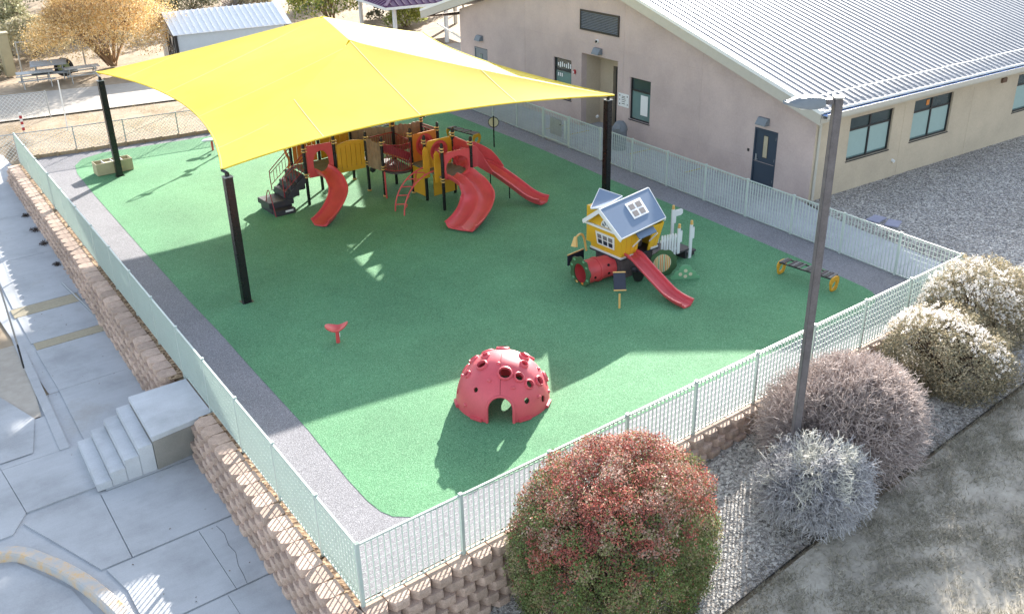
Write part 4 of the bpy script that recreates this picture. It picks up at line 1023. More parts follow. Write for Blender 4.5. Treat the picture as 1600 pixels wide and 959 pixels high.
# arched climber, red tubes with loop rungs
def arcpt(t, y): return v3(10.92+1.45*(1-math.cos(t)), y+(.0), 1.36*math.sin(t))
cl = None
for y in (16.55, 15.95):
    pts = [arcpt(math.pi/2*i/12, y+ (0 if True else 0)) for i in range(13)]
    q = MB().tube([v3(10.90, y, -.05)]+pts, .026, 8).build('climber_rail', 'red_plastic', ps, smooth=True)
for i in range(5):
    t = .18+.24*i; a, b = arcpt(t, 16.55), arcpt(t, 15.95); mid = (a+b)/2+v3(.28, 0, .02)
    MB().tube(catmull([a, a.lerp(mid, .75)+v3(0, .05, 0), mid, b.lerp(mid, .75)-v3(0, .05, 0), b], 4), .02, 6).build('rung', 'red_plastic', ps, smooth=True)
# pole with a steering wheel seat etc.
MB().tube([(12.25, 17.1, 1.05), (12.1, 16.95, .9), (11.9, 16.8, .7)], .025, 6).build('grab_bar', 'red_plastic', ps, smooth=True)
MB().tube([(11.35, 17.85, 1.05), (11.38, 17.9, .6), (11.42, 17.95, .0)], .03, 8).build('fire_pole', 'red_plastic', ps, smooth=True)
MB().tube([(11.62, 19.2, .85), (11.66, 19.12, .82)], .17, 12).build('stool_disc', 'dark_plastic', ps)
# slides
def sweep(path, prof, mat, name, parent, lat=None, widths=None, smooth=True):
    """closed profile (lateral, up) swept along path"""
    P = catmull(path, 6); k = len(prof); V = []; F = []
    for i, p in enumerate(P):
        t = (P[min(i+1, len(P)-1)]-P[max(i-1, 0)]); th = Vector((t.x, t.y, 0)).normalized(); s = Vector((th.y, -th.x, 0)); t.normalize(); u = s.cross(t).normalized()
        w = widths(i/(len(P)-1)) if widths else 1
        for (l, h) in prof: V.append(p+s*l*w+u*h)
    for i in range(len(P)-1):
        for j in range(k): F.append((i*k+j, i*k+(j+1) % k, (i+1)*k+(j+1) % k, (i+1)*k+j))
    F.append(tuple(range(k))); F.append(tuple((len(P)-1)*k+j for j in range(k)))
    return MB().add(V, F).build(name, mat, parent, smooth=smooth)
def uprof(w, h, th=.035, lip=.05):
    inner = [(-w/2, h), (-w/2+.02, h*.45), (-w/2+.07, .06), (-w/4, .0), (0, -.008), (w/4, .0), (w/2-.07, .06), (w/2-.02, h*.45), (w/2, h)]
    outer = [(w/2+lip, h), (w/2+lip, h-.04), (w/2+th*.6, h-.06), (w/2-.01, h*.3), (w/2-.08, -.04), (0, -.055), (-w/2+.08, -.04), (-w/2+.01, h*.3), (-w/2-th*.6, h-.06), (-w/2-lip, h-.04), (-w/2-lip, h)]
    return inner+outer
def dprof(w, h):
    inner = [(-w/2, h), (-w/2+.03, h*.4), (-w/2+.10, .02), (-w/4, -.02), (-.12, .02), (-.035, .09), (.035, .09), (.12, .02), (w/4, -.02), (w/2-.10, .02), (w/2-.03, h*.4), (w/2, h)]
    outer = [(w/2+.045, h), (w/2+.045, h-.04), (w/2+.01, h-.06), (w/2-.03, h*.2), (w/2-.1, -.04), (0, -.06), (-w/2+.1, -.04), (-w/2+.03, h*.2), (-w/2-.01, h-.06), (-w/2-.045, h-.04), (-w/2-.045, h)]
    return inner+outer
s1 = sweep([(9.48, 19.12, DZ+.0), (9.56, 18.8, DZ-.08), (9.60, 18.45, .90), (9.50, 18.0, .62), (9.15, 17.6, .38), (8.68, 17.25, .19), (8.28, 16.98, .11), (8.10, 16.86, .10)], uprof(.60, .20), 'slide_red', 'curved_slide', ps)
s2 = sweep([(12.93, 15.50, DZ+.0), (13.02, 15.2, DZ-.10), (13.10, 14.85, .86), (13.02, 14.4, .56), (12.62, 14.0, .32), (12.1, 13.66, .17), (11.68, 13.42, .12), (11.5, 13.33, .115)], dprof(1.12, .20), 'slide_red', 'double_slide', ps)
s3 = sweep([(13.6, 16.22, DZ), (14.0, 16.30, DZ), (14.35, 16.25, DZ-.05), (14.62, 15.95, .98), (14.78, 15.4, .76), (14.92, 14.8, .52), (15.08, 14.2, .24), (15.2, 13.8, .125), (15.28, 13.48, .12)], uprof(.54, .20), 'slide_red', 'wave_slide', ps)
def arch_hood(a, b, z0, z1, par, name, side=1, hole=.62, sag=.0, cx=None, arch=.0):
    a = Vector((*a, 0)); b = Vector((*b, 0)); d = b-a; L_ = d.length; d.normalize(); n = Vector((d.y, -d.x, 0))
    N_ = 28; w = L_-.14; cu = cx if cx else L_/2; cz = z0+(z1-z0)*.42; hw = hole/2; hh = (z1-z0)*.33
    out = []; inn = []
    for i in range(N_):
        th = 2*math.pi*i/N_; c, s = math.cos(th), math.sin(th); k = min((w/2)/abs(c) if abs(c) > 1e-6 else 9, ((z1-z0)/2)/abs(s) if abs(s) > 1e-6 else 9)
        out.append((L_/2+c*k, (z0+z1)/2+s*k))
        e = 3.0; kc = (abs(c)**e+abs(s)**e)**(-1/e) if s < 0 else 1.0
        inn.append((cu+hw*c*kc, cz+hh*s*kc*(1.15 if s > 0 else 1)))
    o = MB().ring(out, inn, a-n*.02, d, UP, n, -.02, .05).build(name, 'red_plastic', par, bevel=.012)
    return o
arch_hood(P2d('A'), P2d('B'), DZ-.18, 2.18, ps, 'slide_hood', hole=.60, cx=.62)
h2 = arch_hood(P2d('G'), P2d('I'), DZ-.10, 2.08, ps, 'slide_hood', hole=.98)
arch_hood(P2d('I'), P2d('H'), DZ-.15, 2.20, ps, 'slide_hood', hole=.62)
# side cheeks of the wave slide
for (off, col) in ((.33, 1), (-.33, 1)):
    pts = catmull([(13.62, 16.22, 0), (14.0, 16.3, 0), (14.35, 16.25, 0), (14.62, 15.95, 0), (14.76, 15.5, 0)], 4); V = []; F = []; tops = [1.85, 1.92, 1.85, 1.55, 1.05]
    for i, p in enumerate(pts):
        t = (pts[min(i+1, len(pts)-1)]-pts[max(i-1, 0)]).normalized(); s = Vector((t.y, -t.x, 0)); f = i/(len(pts)-1)*4; k = min(3, int(f)); zt = tops[k]+(tops[k+1]-tops[k])*(f-k); zb = DZ-.06-max(0, f-2)*.12
        for (o_, z) in ((off, zb), (off, zt), (off+.03*math.copysign(1, off), zt), (off+.03*math.copysign(1, off), zb)): V.append(Vector((p.x, p.y, 0))+s*o_+UP*z)
    for i in range(len(pts)-1):
        for j in range(4): F.append((i*4+j, i*4+(j+1) % 4, (i+1)*4+(j+1) % 4, (i+1)*4+j))
    F += [(0, 1, 2, 3), tuple((len(pts)-1)*4+j for j in range(4))]
    MB().add(V, F).build('slide_cheek', 'slide_red', ps, smooth=True)
for (x, y, h) in ((15.0, 16.3, .9), (14.83, 14.92, .48)): MB().tube([(x, y, -.03), (x, y, h)], .022, 8).build('slide_support', 'black_metal', ps)
# stairs: black boxes, two low steps, a landing, then an upper flight with red rails
def step(x0, x1, y0, y1, z0, z1): MB().box(x0, x1, y0, y1, z0, z1).build('step', 'dark_plastic', ps, bevel=.02)
step(7.40, 8.15, 18.80, 19.15, 0, .20); step(7.32, 8.28, 19.15, 20.15, .22, .42); step(7.40, 8.2, 19.15, 20.1, 0, .22)
step(8.02, 8.30, 19.25, 20.2, .42, .66); step(8.28, 8.58, 19.25, 20.25, .42, .88); step(8.56, 8.86, 19.3, 20.3, .6, DZ-.02)
for i, y in enumerate((19.22, 20.28)):
    V = [v3(8.02, y, .50), v3(8.9, y, DZ), v3(8.9, y, DZ-.28), v3(8.1, y, .30)]
    MB().add([p+v3(0, s*.02, 0) for s in (-1, 1) for p in V], [(0, 1, 2, 3), (4, 7, 6, 5), (0, 4, 5, 1), (1, 5, 6, 2), (2, 6, 7, 3), (3, 7, 4, 0)]).build('stair_side', 'dark_plastic', ps)
    a, b = v3(8.0, y, 1.28), v3(8.88, y, 1.95)
    MB().tube(catmull([v3(7.98, y, .5), v3(7.97, y, 1.15), a+v3(.06, 0, .02), b], 4), .018, 6).build('stair_rail', 'maroon_metal', ps, smooth=True)
    MB().tube([v3(8.0, y, .72), v3(8.88, y, 1.38)], .014, 6).build('stair_rail', 'maroon_metal', ps)
    MB().tube([v3(8.0, y, 1.14), v3(8.88, y, 1.80)], .014, 6).build('stair_rail', 'maroon_metal', ps)
    for k in range(1, 7):
        f = k/7; MB().tube([v3(8.0+.88*f, y, .72+.66*f), v3(8.0+.88*f, y, 1.14+.66*f)], .011, 5).build('baluster', 'maroon_metal', ps)
MB().tube(catmull([(7.36, 18.78, .02), (7.36, 18.95, .55), (7.37, 19.15, .90), (7.37, 19.32, .80), (7.37, 19.5, .42)], 4), .018, 6).build('grab_loop', 'maroon_metal', ps, smooth=True)
MB().box(7.75, 8.05, 18.79, 18.797, .10, .17).build('maker_label', 'white_trim', ps)
# orange twisted column beside the stair
for k in range(9): MB().tube([(8.95+.06*math.sin(k*.9), 20.75+.06*math.cos(k*.9), 1.0+k*.13), (8.95+.06*math.sin((k+1)*.9), 20.75+.06*math.cos((k+1)*.9), 1.0+(k+1)*.13)], .05, 6).build('twist_segment', 'orange_plastic', ps)

# ------------------------------------------------------------------ loop climber beyond the sail edge
lc = thing('loop_climber', 'red pole climber with leaf-shaped discs and loops behind the left edge of the sail', 'climber', (9.9, 28.6, 0))
MB().tube([(10.6, 28.9, 0), (10.6, 28.9, 1.9)], .045, 8).build('pole', 'red_plastic', lc)
for k in range(7): MB().tube([(10.6-.18*math.cos(.5), 28.9-.18, .3+k*.2), (10.6+.2, 28.9+.15, .3+k*.2)], .035, 6).build('rung', 'red_plastic', lc)
MB().tube(catmull([(10.6, 28.9, 1.7), (10.2, 28.7, 1.95), (9.9, 28.5, 2.3), (9.95, 28.8, 2.6), (10.3, 29.1, 2.5), (10.6, 28.9, 1.9)], 5), .03, 6).build('loop', 'red_plastic', lc)
for (x, y, z, rx) in ((10.3, 28.5, 1.5, .26), (10.9, 29.2, 1.6, .26), (10.0, 28.6, 2.25, .24)): MB().lathe((x, y, z), [(.01, 0), (rx, .01), (rx, .03), (.01, .04)], 14, .6).build('disc', 'red_plastic', lc)
ws = thing('spring_rider', 'small white-topped red rider at the left edge of the yellow sail', 'spring rider', (9.0, 28.45, 0))
MB().lathe((8.9, 28.5, .42), [(.01, 0), (.30, .02), (.32, .06), (.24, .09), (.02, .10)], 16, .55).build('seat', 'white_plastic', ws, smooth=True)
MB().tube([(9.0, 28.45, 0), (9.0, 28.45, .42)], .05, 8).build('stem', 'red_plastic', ws)
MB().tube(catmull([(9.15, 28.4, .42), (9.3, 28.35, .5), (9.32, 28.35, .35), (9.2, 28.4, .25)], 4), .05, 6).build('bumper', 'red_plastic', ws)

# ------------------------------------------------------------------ planter box, round sign, stool, dome, benches
bx = thing('planter_box', 'open tan planter box with dividers standing behind the far left sail post', 'planter box', (4.7, 28.3, 0))
x0, x1, y0, y1, h = 3.98, 5.42, 27.98, 28.55, .50
for (a, b, c, d) in ((x0, x1, y0, y0+.025), (x0, x1, y1-.025, y1), (x0, x0+.025, y0+.025, y1-.025), (x1-.025, x1, y0+.025, y1-.025)): MB().box(a, b, c, d, .02, h).build('side_board', 'cream_box', bx)
for k in range(1, 4): MB().box(x0+(x1-x0)*k/4-.012, x0+(x1-x0)*k/4+.012, y0+.03, y1-.03, .03, h-.01).build('divider', 'white_trim', bx)
MB().box(x0+.03, x1-.03, y0+.03, y1-.03, .02, .30).build('soil', 'soffit_brown', bx)
MB().box(x0+.52, x0+.66, y0-.012, y0-.001, .12, h-.03).build('batten', 'cream_box', bx)
MB().box(x0+.35, x0+.9, y0+.05, y0+.28, h-.10, h-.03).build('folded_card', 'cream_box', bx)
rs = thing('round_sign', 'small round cream sign on a thin black pole beside the far grey path', 'sign', (18.41, 20.59, 0))
MB().tube([(18.41, 20.59, -.02), (18.41, 20.59, 1.36)], .028, 8).build('pole', 'black_metal', rs)
u = Vector((.80, -.60, 0)); nn = Vector((-.60, -.80, 0))
MB().prism(circle(.22, 24), (18.41, 20.59, 1.08)+0*nn if False else Vector((18.41, 20.59, 1.08)), u, UP, nn, -.045, -.03).build('disc', 'dot_cream', rs)
MB().ring(circle(.235, 24), circle(.205, 24), Vector((18.41, 20.59, 1.08)), u, UP, nn, -.05, -.025).build('rim', 'dark_plastic', rs)
# red saddle seat
sdl = thing('saddle_seat', 'small red saddle spinner seat alone on the green rubber', 'spinner seat', (4.42, 8.93, 0))
MB().tube([(4.42, 8.93, -.02), (4.42, 8.93, .34)], [.055, .045], 10).build('stem', 'red_plastic', sdl, smooth=True)
MB().obox((4.46, 8.87, .24), (.8, -.6, 0), (.6, .8, 0), UP, .006, .02, .05).build('label_patch', 'white_trim', sdl)
V = []; F = []; nu, nv = 14, 8
for s in (1, 0):
    for i in range(nu+1):
        a = -1+2*i/nu
        for j in range(nv+1):
            b = -1+2*j/nv; w = .20*math.sqrt(max(0, 1-(abs(a)**2.6)*.92)); l = .30*a
            z = .35+.17*abs(a)**1.7*(.8 if a < 0 else 1.25)+.05*b*b*(1-a*a)+(.028 if s else 0)
            V.append(v3(4.42+l*.80+b*w*.6, 8.93-l*.60+b*w*.8, z))
st_ = (nu+1)*(nv+1)
for s in (0, 1):
    for i in range(nu):
        for j in range(nv):
            q = (s*st_+i*(nv+1)+j, s*st_+(i+1)*(nv+1)+j, s*st_+(i+1)*(nv+1)+j+1, s*st_+i*(nv+1)+j+1); F.append(q if s == 0 else q[::-1])
for i in range(nu):
    for j in (0, nv): F.append((i*(nv+1)+j, (i+1)*(nv+1)+j, st_+(i+1)*(nv+1)+j, st_+i*(nv+1)+j))
for j in range(nv):
    for i in (0, nu): F.append((i*(nv+1)+j, i*(nv+1)+j+1, st_+i*(nv+1)+j+1, st_+i*(nv+1)+j))
MB().add(V, F).build('saddle', 'red_plastic', sdl, smooth=True)
# the red climbing dome: faceted shell with round holes cut through and raised rims
DC = Vector((6.02, 3.88, 0)); DR = 1.10; DH = 1.19
dm = thing('climbing_dome', 'round red climbing dome with holes and an arched doorway in the sunlit corner', 'climbing dome', tuple(DC))
door_az = math.atan2(-.76, -.65)
holes = []  # (azimuth relative to door, elevation, radius, has_rim)
for (da, el, r, rim) in ((-58, 62, .105, 1), (10, 58, .135, 1), (-95, 70, .07, 1), (48, 38, .085, 1), (36, 50, .09, 1), (-38, 34, .06, 0), (48-12, 22, .07, 0), (70, 34, .09, 1), (-72, 42, .06, 1), (-78, 16, .07, 0), (64, 14, .08, 0), (70, 60, .07, 1), (100, 25, .10, 1),
                         (130, 45, .12, 1), (160, 20, .12, 0), (-120, 25, .12, 1), (-150, 48, .12, 1), (-165, 15, .10, 0), (180, 65, .12, 1), (105, 62, .10, 1), (-110, 50, .10, 1), (142, 12, .10, 0)):
    holes.append((door_az+R(da), R(el), r, rim))
def dpt(az, el, r=DR, k=1.0):
    f = (DH/DR)
    return DC+Vector((r*k*math.cos(el)*math.cos(az), r*k*math.cos(el)*math.sin(az), r*k*math.sin(el)*f))
bm = bmesh.new(); nu, nv = 72, 26; grid = {}
for i in range(nu):
    for j in range(nv):
        grid[i, j] = bm.verts.new(dpt(2*math.pi*i/nu, math.pi/2*j/nv))
topv = bm.verts.new(dpt(0, math.pi/2))
hd_ = [(dpt(a, e), r) for a, e, r, _ in holes]; dtan = Vector((math.cos(door_az), math.sin(door_az), 0)); dperp = Vector((-dtan.y, dtan.x, 0))
def cut(c):
    q = c-DC
    if q.dot(dtan) > .4 and (abs(q.dot(dperp)) < .29 and q.z < .32 or (q.dot(dperp)**2+(q.z-.32)**2) < .29**2): return True
    return False
for i in range(nu):
    for j in range(nv-1):
        f = bm.faces.new((grid[i, j], grid[(i+1) % nu, j], grid[(i+1) % nu, j+1], grid[i, j+1]))
    bm.faces.new((grid[i, nv-1], grid[(i+1) % nu, nv-1], topv))
me = bpy.data.meshes.new('shell'); bm.to_mesh(me); bm.free()
shell = bpy.data.objects.new('shell', me); COL.objects.link(shell)
md = shell.modifiers.new('t', 'SOLIDIFY'); md.thickness = .035; md.offset = -1
cut_mb = MB()
for c, r in hd_:
    n_ = (c-DC).normalized(); cut_mb.tube([c-n_*.2, c+n_*.2], r, 14)
arch = [(-.29, -.3), (.29, -.3)]+[(.29*math.cos(t), .32+.29*math.sin(t)) for t in [math.pi*i/12 for i in range(13)]]
cut_mb.prism(arch, DC+dtan*.45, dperp, UP, dtan, 0, 1.2)
sco = cut_mb.build('cutter', 'dome_pink')
bo = shell.modifiers.new('b', 'BOOLEAN'); bo.object = sco; bo.operation = 'DIFFERENCE'; bo.solver = 'EXACT'; bo.use_self = True
bpy.context.view_layer.update()
dg = bpy.context.evaluated_depsgraph_get(); me2 = bpy.data.meshes.new_from_object(shell.evaluated_get(dg))
bpy.data.objects.remove(shell); bpy.data.objects.remove(sco)
me2.materials.clear(); me2.materials.append(MATS['dome_pink'])
for v in me2.vertices: v.co = Vector(v.co)-DC
me2.polygons.foreach_set('use_smooth', [True]*len(me2.polygons)); me2.set_sharp_from_angle(angle=R(35))
shell = bpy.data.objects.new('shell', me2); COL.objects.link(shell); shell.parent = dm
for (az, el, r, rim) in holes:
    c = dpt(az, el); n_ = (c-DC).normalized(); u = n_.cross(UP).normalized(); w = u.cross(n_)
    if rim:
        V = []; F = []; K = 18
        for (rr, hh) in ((r+.045, -.01), (r+.035, .035), (r+.012, .05), (r+.002, .035), (r-.002, -.03)):
            for i in range(K): t = 2*math.pi*i/K; V.append(c+u*rr*math.cos(t)+w*rr*math.sin(t)+n_*hh)
        for i in range(4):
            for j in range(K): F.append((i*K+j, i*K+(j+1) % K, (i+1)*K+(j+1) % K, (i+1)*K+j))
        MB().add(V, F).build('hole_rim', 'dome_pink', dm, smooth=True)
for (da, el) in ((-20, 48), (20, 40), (-50, 12), (56, 20), (86, 12), (-88, 32), (95, 40), (-10, 72)):
    c = dpt(door_az+R(da), R(el), k=.985); n_ = (c-DC).normalized(); u = n_.cross(UP).normalized(); w = u.cross(n_); V = []; F = []
    for (rr, hh) in ((.06, 0), (.055, .03), (.035, .05), (.002, .056)):
        for i in range(10): t = 2*math.pi*i/10; V.append(c+u*rr*math.cos(t)+w*rr*math.sin(t)*.8+n_*hh)
    for i in range(3):
        for j in range(10): F.append((i*10+j, i*10+(j+1) % 10, (i+1)*10+(j+1) % 10, (i+1)*10+j))
    MB().add(V, F).build('foothold', 'dome_pink', dm, smooth=True)
rim = [DC+dtan*math.sqrt(max(.0, DR**2-x*x-(min(z, 1.1)/DH*DR)**2))*1.005+dperp*x+UP*z for x, z in [(-.305, 0), (-.305, .16)]+[(.305*math.cos(t), .32+.305*math.sin(t)) for t in [math.pi-math.pi*i/14 for i in range(15)]]+[(.305, .16), (.305, 0)]]
MB().tube(rim, .035, 6).build('doorway_rim', 'dome_pink', dm, smooth=True)
sp = [dpt(door_az, R(30+60*i/8), k=1.004) for i in range(9)]+[dpt(door_az+math.pi, R(90-80*i/8), k=1.004) for i in range(9)]
MB().tube(sp, .006, 4).build('shell_seam', 'maroon_metal', dm)
# flared foot flanges
for da in (-75, -30, 30, 75, 120, -120, 165, -165):
    c = dpt(door_az+R(da), 0); n_ = (c-DC).normalized(); u = n_.cross(UP)
    MB().obox(c+UP*.045+n_*.01, n_, u, UP, .035, .16, .04).build('foot_flange', 'dome_pink', dm, bevel=.015)

def bench(cx, cy, ang, label, L_=1.75):
    b = thing('slat_bench', label, 'bench', (cx, cy, 0), 'backless benches with yellow ends')
    d = Vector((math.cos(ang), math.sin(ang), 0)); n = Vector((-d.y, d.x, 0)); c = Vector((cx, cy, 0))
    for s in (-1, 1):
        K = 20; out = []; inn = []
        for i in range(K):
            t = 2*math.pi*i/K; ct, st2 = math.cos(t), math.sin(t)
            e = 3.2; k = (abs(ct)**e+abs(st2)**e)**(-1/e); ow = .215 if st2 < 0 else .24
            out.append((ct*k*ow*(1 if st2 > 0 else .93), .225+st2*k*.225)); inn.append((ct*k*.115+.015, .20+st2*k*.10-ct*.03))
        MB().ring(out, inn, c+d*s*(L_/2), n, UP, d, -.025, .025).build('end_frame', 'yellow_plastic', b, bevel=.008)
    ns = 17
    for i in range(ns):
        u = -L_/2+.07+(L_-.14)*i/(ns-1)
        if i % 5 == 4: continue
        MB().obox(c+d*u+UP*.452, d, n, UP, .030 if i % 3 else .042, .205, .014).build('slat', 'wood_dark' if i % 2 else 'deck_gray', b)
    for s in (-1, 1): MB().beam(c-d*(L_/2-.03)+n*s*.19+UP*.425, c+d*(L_/2-.03)+n*s*.19+UP*.425, .035, .035).build('side_rail', 'dark_bronze', b)
bench(16.85, 3.35, R(90+4), 'backless slatted bench with yellow ends nearest the right corner, behind the light pole')
bench(18.05, 22.35, R(90+6), 'backless slatted bench with yellow ends beyond the red slides')
bench(15.4, 25.6, R(170), 'backless slatted bench with a yellow end just below the edge of the sail')

# ------------------------------------------------------------------ the playhouse
ph = thing('playhouse', 'crooked yellow toy playhouse with a blue roof, red slide and red tunnel', 'playhouse', (13.45, 7.5, 0))
X0, X1, Y0_, Y1_ = 12.72, 14.20, 6.90, 8.15
fl = .72; ev = 1.55; rz = 2.22
MB().prism([(X0+.08, Y0_+.08), (X1-.05, Y0_+.08), (X1-.05, Y1_-.08), (X0+.08, Y1_-.08)], (0, 0, 0), (1, 0, 0), (0, 1, 0), UP, 0.006, fl-.04).build('trunk_base', 'wood_dark', ph, bevel=.02)
for i in range(9):
    MB().box(X0+.068, X0+.079, Y0_+.12+.115*i, Y0_+.2+.115*i, .03, fl-.08).build('trunk_plank', 'wood_dark', ph)
MB().box(X0-.05, X1+.04, Y0_-.04, Y1_+.04, fl-.04, fl).build('deck', 'dark_plastic', ph)
# walls flare outwards towards the eaves
fx, fy = .18, .20
cb_ = [(X0, Y0_), (X1, Y0_), (X1, Y1_), (X0, Y1_)]; ct_ = [(X0-fx, Y0_-fy), (X1+.08, Y0_-fy), (X1+.08, Y1_+.05), (X0-fx, Y1_+.05)]
def wallq(i, j, u0, u1, v0, v1, t0, t1, name, mat, par=None, bevel=0):
    a, b = Vector((*cb_[i], fl)), Vector((*cb_[j], fl)); c, d = Vector((*ct_[j], ev)), Vector((*ct_[i], ev))
    n = (b-a).cross(d-a).normalized()
    def q(u, v, t): return a.lerp(b, u).lerp(d.lerp(c, u), v)+n*t
    V = [q(u, v, t) for t in (t0, t1) for (u, v) in ((u0, v0), (u1, v0), (u1, v1), (u0, v1))]
    return MB().add(V, [(0, 3, 2, 1), (4, 5, 6, 7), (0, 1, 5, 4), (1, 2, 6, 5), (2, 3, 7, 6), (3, 0, 4, 7)]).build(name, mat, par or ph, bevel=bevel)
# order so that normals point out: going counter-clockwise
for (i, j, rects) in ((3, 0, [(0, 1, 0, 1)]), (0, 1, [(0, .36, 0, 1), (.80, 1, 0, 1), (.36, .80, .86, 1)]), (1, 2, [(0, 1, 0, 1)]), (2, 3, [(0, 1, 0, 1)])):
    for (a, b, c, d) in rects: wallq(i, j, a, b, c, d, -.03, 0, 'wall', 'house_yellow')
for (i, j) in ((3, 0), (0, 1), (1, 2), (2, 3)): wallq(i, j, -.02, 1.02, 0, .075, .002, .03, 'skirt_board', 'white_trim') if (i, j) != (0, 1) else [wallq(i, j, a, b, 0, .075, .002, .03, 'skirt_board', 'white_trim') for a, b in ((-.02, .34), (.82, 1.02))]
wallq(0, 1, .36, .42, 0.0, .86, -.02, .02, 'doorway_trim', 'house_yellow'); wallq(0, 1, .74, .80, 0.0, .86, -.02, .02, 'doorway_trim', 'house_yellow')
for u in (.12, .24, .9): wallq(0, 1, u, u+.006, .08, 1, .001, .004, 'board_joint', 'orange_plastic')
# front window on the wall facing left: white frame, six panes
wf = wallq(3, 0, .25, .80, .30, .82, .004, .02, 'window', 'white_trim')
for r_ in range(2):
    for c_ in range(3):
        wallq(3, 0, .295+.165*c_, .295+.165*c_+.125, .36+.21*r_, .36+.21*r_+.17, .021, .024, 'pane', 'window_grey' if (r_ == 1) else 'navy', wf)
# gable triangle on the left side with a fan window
gx = X0-fx; ym, yl, yr = (Y0_+Y1_)/2-.1, Y1_+.05, Y0_-fy
gab = MB().add([(gx, yr, ev), (gx, yl, ev), (gx-.02, ym, rz-.06), (gx+.04, yr, ev), (gx+.04, yl, ev), (gx+.02, ym, rz-.06)], [(0, 1, 2), (3, 5, 4), (0, 3, 4, 1), (1, 4, 5, 2), (2, 5, 3, 0)]).build('gable', 'house_yellow', ph)
MB().beam((gx-.025, yr-.02, ev+.03), (gx-.025, yl+.02, ev+.03), .05, .07).build('tie_board', 'white_trim', ph)
fan = MB().prism([(.24*math.cos(t), .24*math.sin(t)) for t in [math.pi*i/12 for i in range(13)]], (gx-.025, ym-.12, ev+.10), (0, -1, 0), UP, (-1, 0, 0), 0, .012).build('fan_window', 'white_trim', ph)
for i in range(4):
    t0, t1 = math.pi*(i+.18)/4, math.pi*(i+.82)/4
    MB().prism([(.07*math.cos(t0), .07*math.sin(t0)), (.20*math.cos(t0), .20*math.sin(t0)), (.20*math.cos(t1), .20*math.sin(t1)), (.07*math.cos(t1), .07*math.sin(t1))], (gx-.038, ym-.12, ev+.10), (0, -1, 0), UP, (-1, 0, 0), 0, .003).build('pane', 'gray_metal', fan)
MB().add([(X1+.08, yr, ev), (X1+.08, yl, ev), (X1+.08, ym+.3, rz-.10), (X1+.05, yr, ev), (X1+.05, yl, ev), (X1+.05, ym+.3, rz-.10)], [(0, 1, 2), (3, 5, 4), (0, 3, 4, 1), (1, 4, 5, 2), (2, 5, 3, 0)]).build('gable', 'house_yellow', ph)
def slabq(q, n_t, name, mat, par=ph, edge=None):
    q = [Vector(p) for p in q]; n = (q[1]-q[0]).cross(q[3]-q[0]).normalized()
    if n.z < 0: n = -n
    o = MB().add([p for p in q]+[p+n*n_t for p in q], [(0, 3, 2, 1), (4, 5, 6, 7), (0, 1, 5, 4), (1, 2, 6, 5), (2, 3, 7, 6), (3, 0, 4, 7)]).build(name, mat, par)
    if edge:
        for k in range(4):
            a, b = q[k], q[(k+1) % 4]; MB().beam(a+n*n_t*.5, b+n*n_t*.5, .022, n_t+.018, tuple(n)).build('roof_edge', edge, o)
    return o, n
# roof slopes (corner positions measured from the photo)
RF, RB = Vector((12.31, 7.42, 2.20)), Vector((14.72, 7.84, 2.21))      # ridge ends
EF, EB = Vector((12.22, 6.40, 1.62)), Vector((14.36, 6.74, 1.64))      # eave on the slide side
LF, LB = Vector((12.38, 8.18, 1.66)), Vector((14.60, 8.62, 1.66))
r1, n1 = slabq([EF, EB, RB, RF], .035, 'roof_slope', 'roof_blue', ph, 'white_trim')
slabq([LF, RF, RB, LB], .035, 'roof_slope', 'roof_blue', ph, 'white_trim')
for (a, b) in ((EF, RF), (LF, RF), (EB, RB), (LB, RB)):
    MB().beam(a-UP*.04, b-UP*.04, .03, .09).build('barge_board', 'white_trim', ph)
# skylight
def onroof(u, v): return EF.lerp(EB, u).lerp(RF.lerp(RB, u), v)
def rq(u0, u1, v0, v1, h0, h1, name, mat, par):
    V = [onroof(u, v)+n1*h for h in (h0, h1) for (u, v) in ((u0, v0), (u1, v0), (u1, v1), (u0, v1))]
    return MB().add(V, [(0, 3, 2, 1), (4, 5, 6, 7), (0, 1, 5, 4), (1, 2, 6, 5), (2, 3, 7, 6), (3, 0, 4, 7)]).build(name, mat, par)
sk = rq(.43, .75, .34, .84, .036, .05, 'skylight', 'white_trim', ph)
for i in range(2):
    for j in range(2): rq(.462+.14*i, .462+.14*i+.105, .385+.215*j, .385+.215*j+.165, .051, .054, 'pane', 'window_grey', sk)
# small crooked rear roof
slabq([(12.86, 8.28, 1.80), (12.78, 8.02, 1.98), (13.75, 8.02, 2.10), (13.95, 8.98, 2.10)], .03, 'rear_roof', 'roof_blue', ph, 'white_trim') if False else None
slabq([(12.78, 8.28, 1.90), (12.95, 7.90, 1.98), (13.9, 8.1, 2.06), (13.75, 8.95, 2.12)], .03, 'rear_roof', 'roof_blue', ph, 'white_trim')
MB().box(13.0, 13.9, 8.16, 8.7, fl, 1.86).build('rear_wall', 'house_yellow', ph)
# awning over the slide doorway
slabq([(12.98, 6.42, 1.42), (13.74, 6.48, 1.44), (13.86, 6.84, 1.56), (13.1, 6.80, 1.56)], .03, 'awning', 'roof_blue', ph)
for x in (13.10, 13.78): MB().beam((x, 6.48, 1.40), (x, 6.80, 1.05), .03, .035).build('awning_bracket', 'white_trim', ph)
wallq(0, 1, .42, .74, 0, .86, -.30, -.27, 'inner_panel', 'wood_dark')
# red slide of the playhouse
sweep([(13.08, 6.88, .76), (13.05, 6.62, .74), (13.02, 6.3, .60), (12.98, 5.7, .34), (12.95, 5.2, .14), (12.93, 4.8, .07), (12.92, 4.42, .06)], uprof(.44, .15, .03, .045), 'slide_red', 'slide', ph)
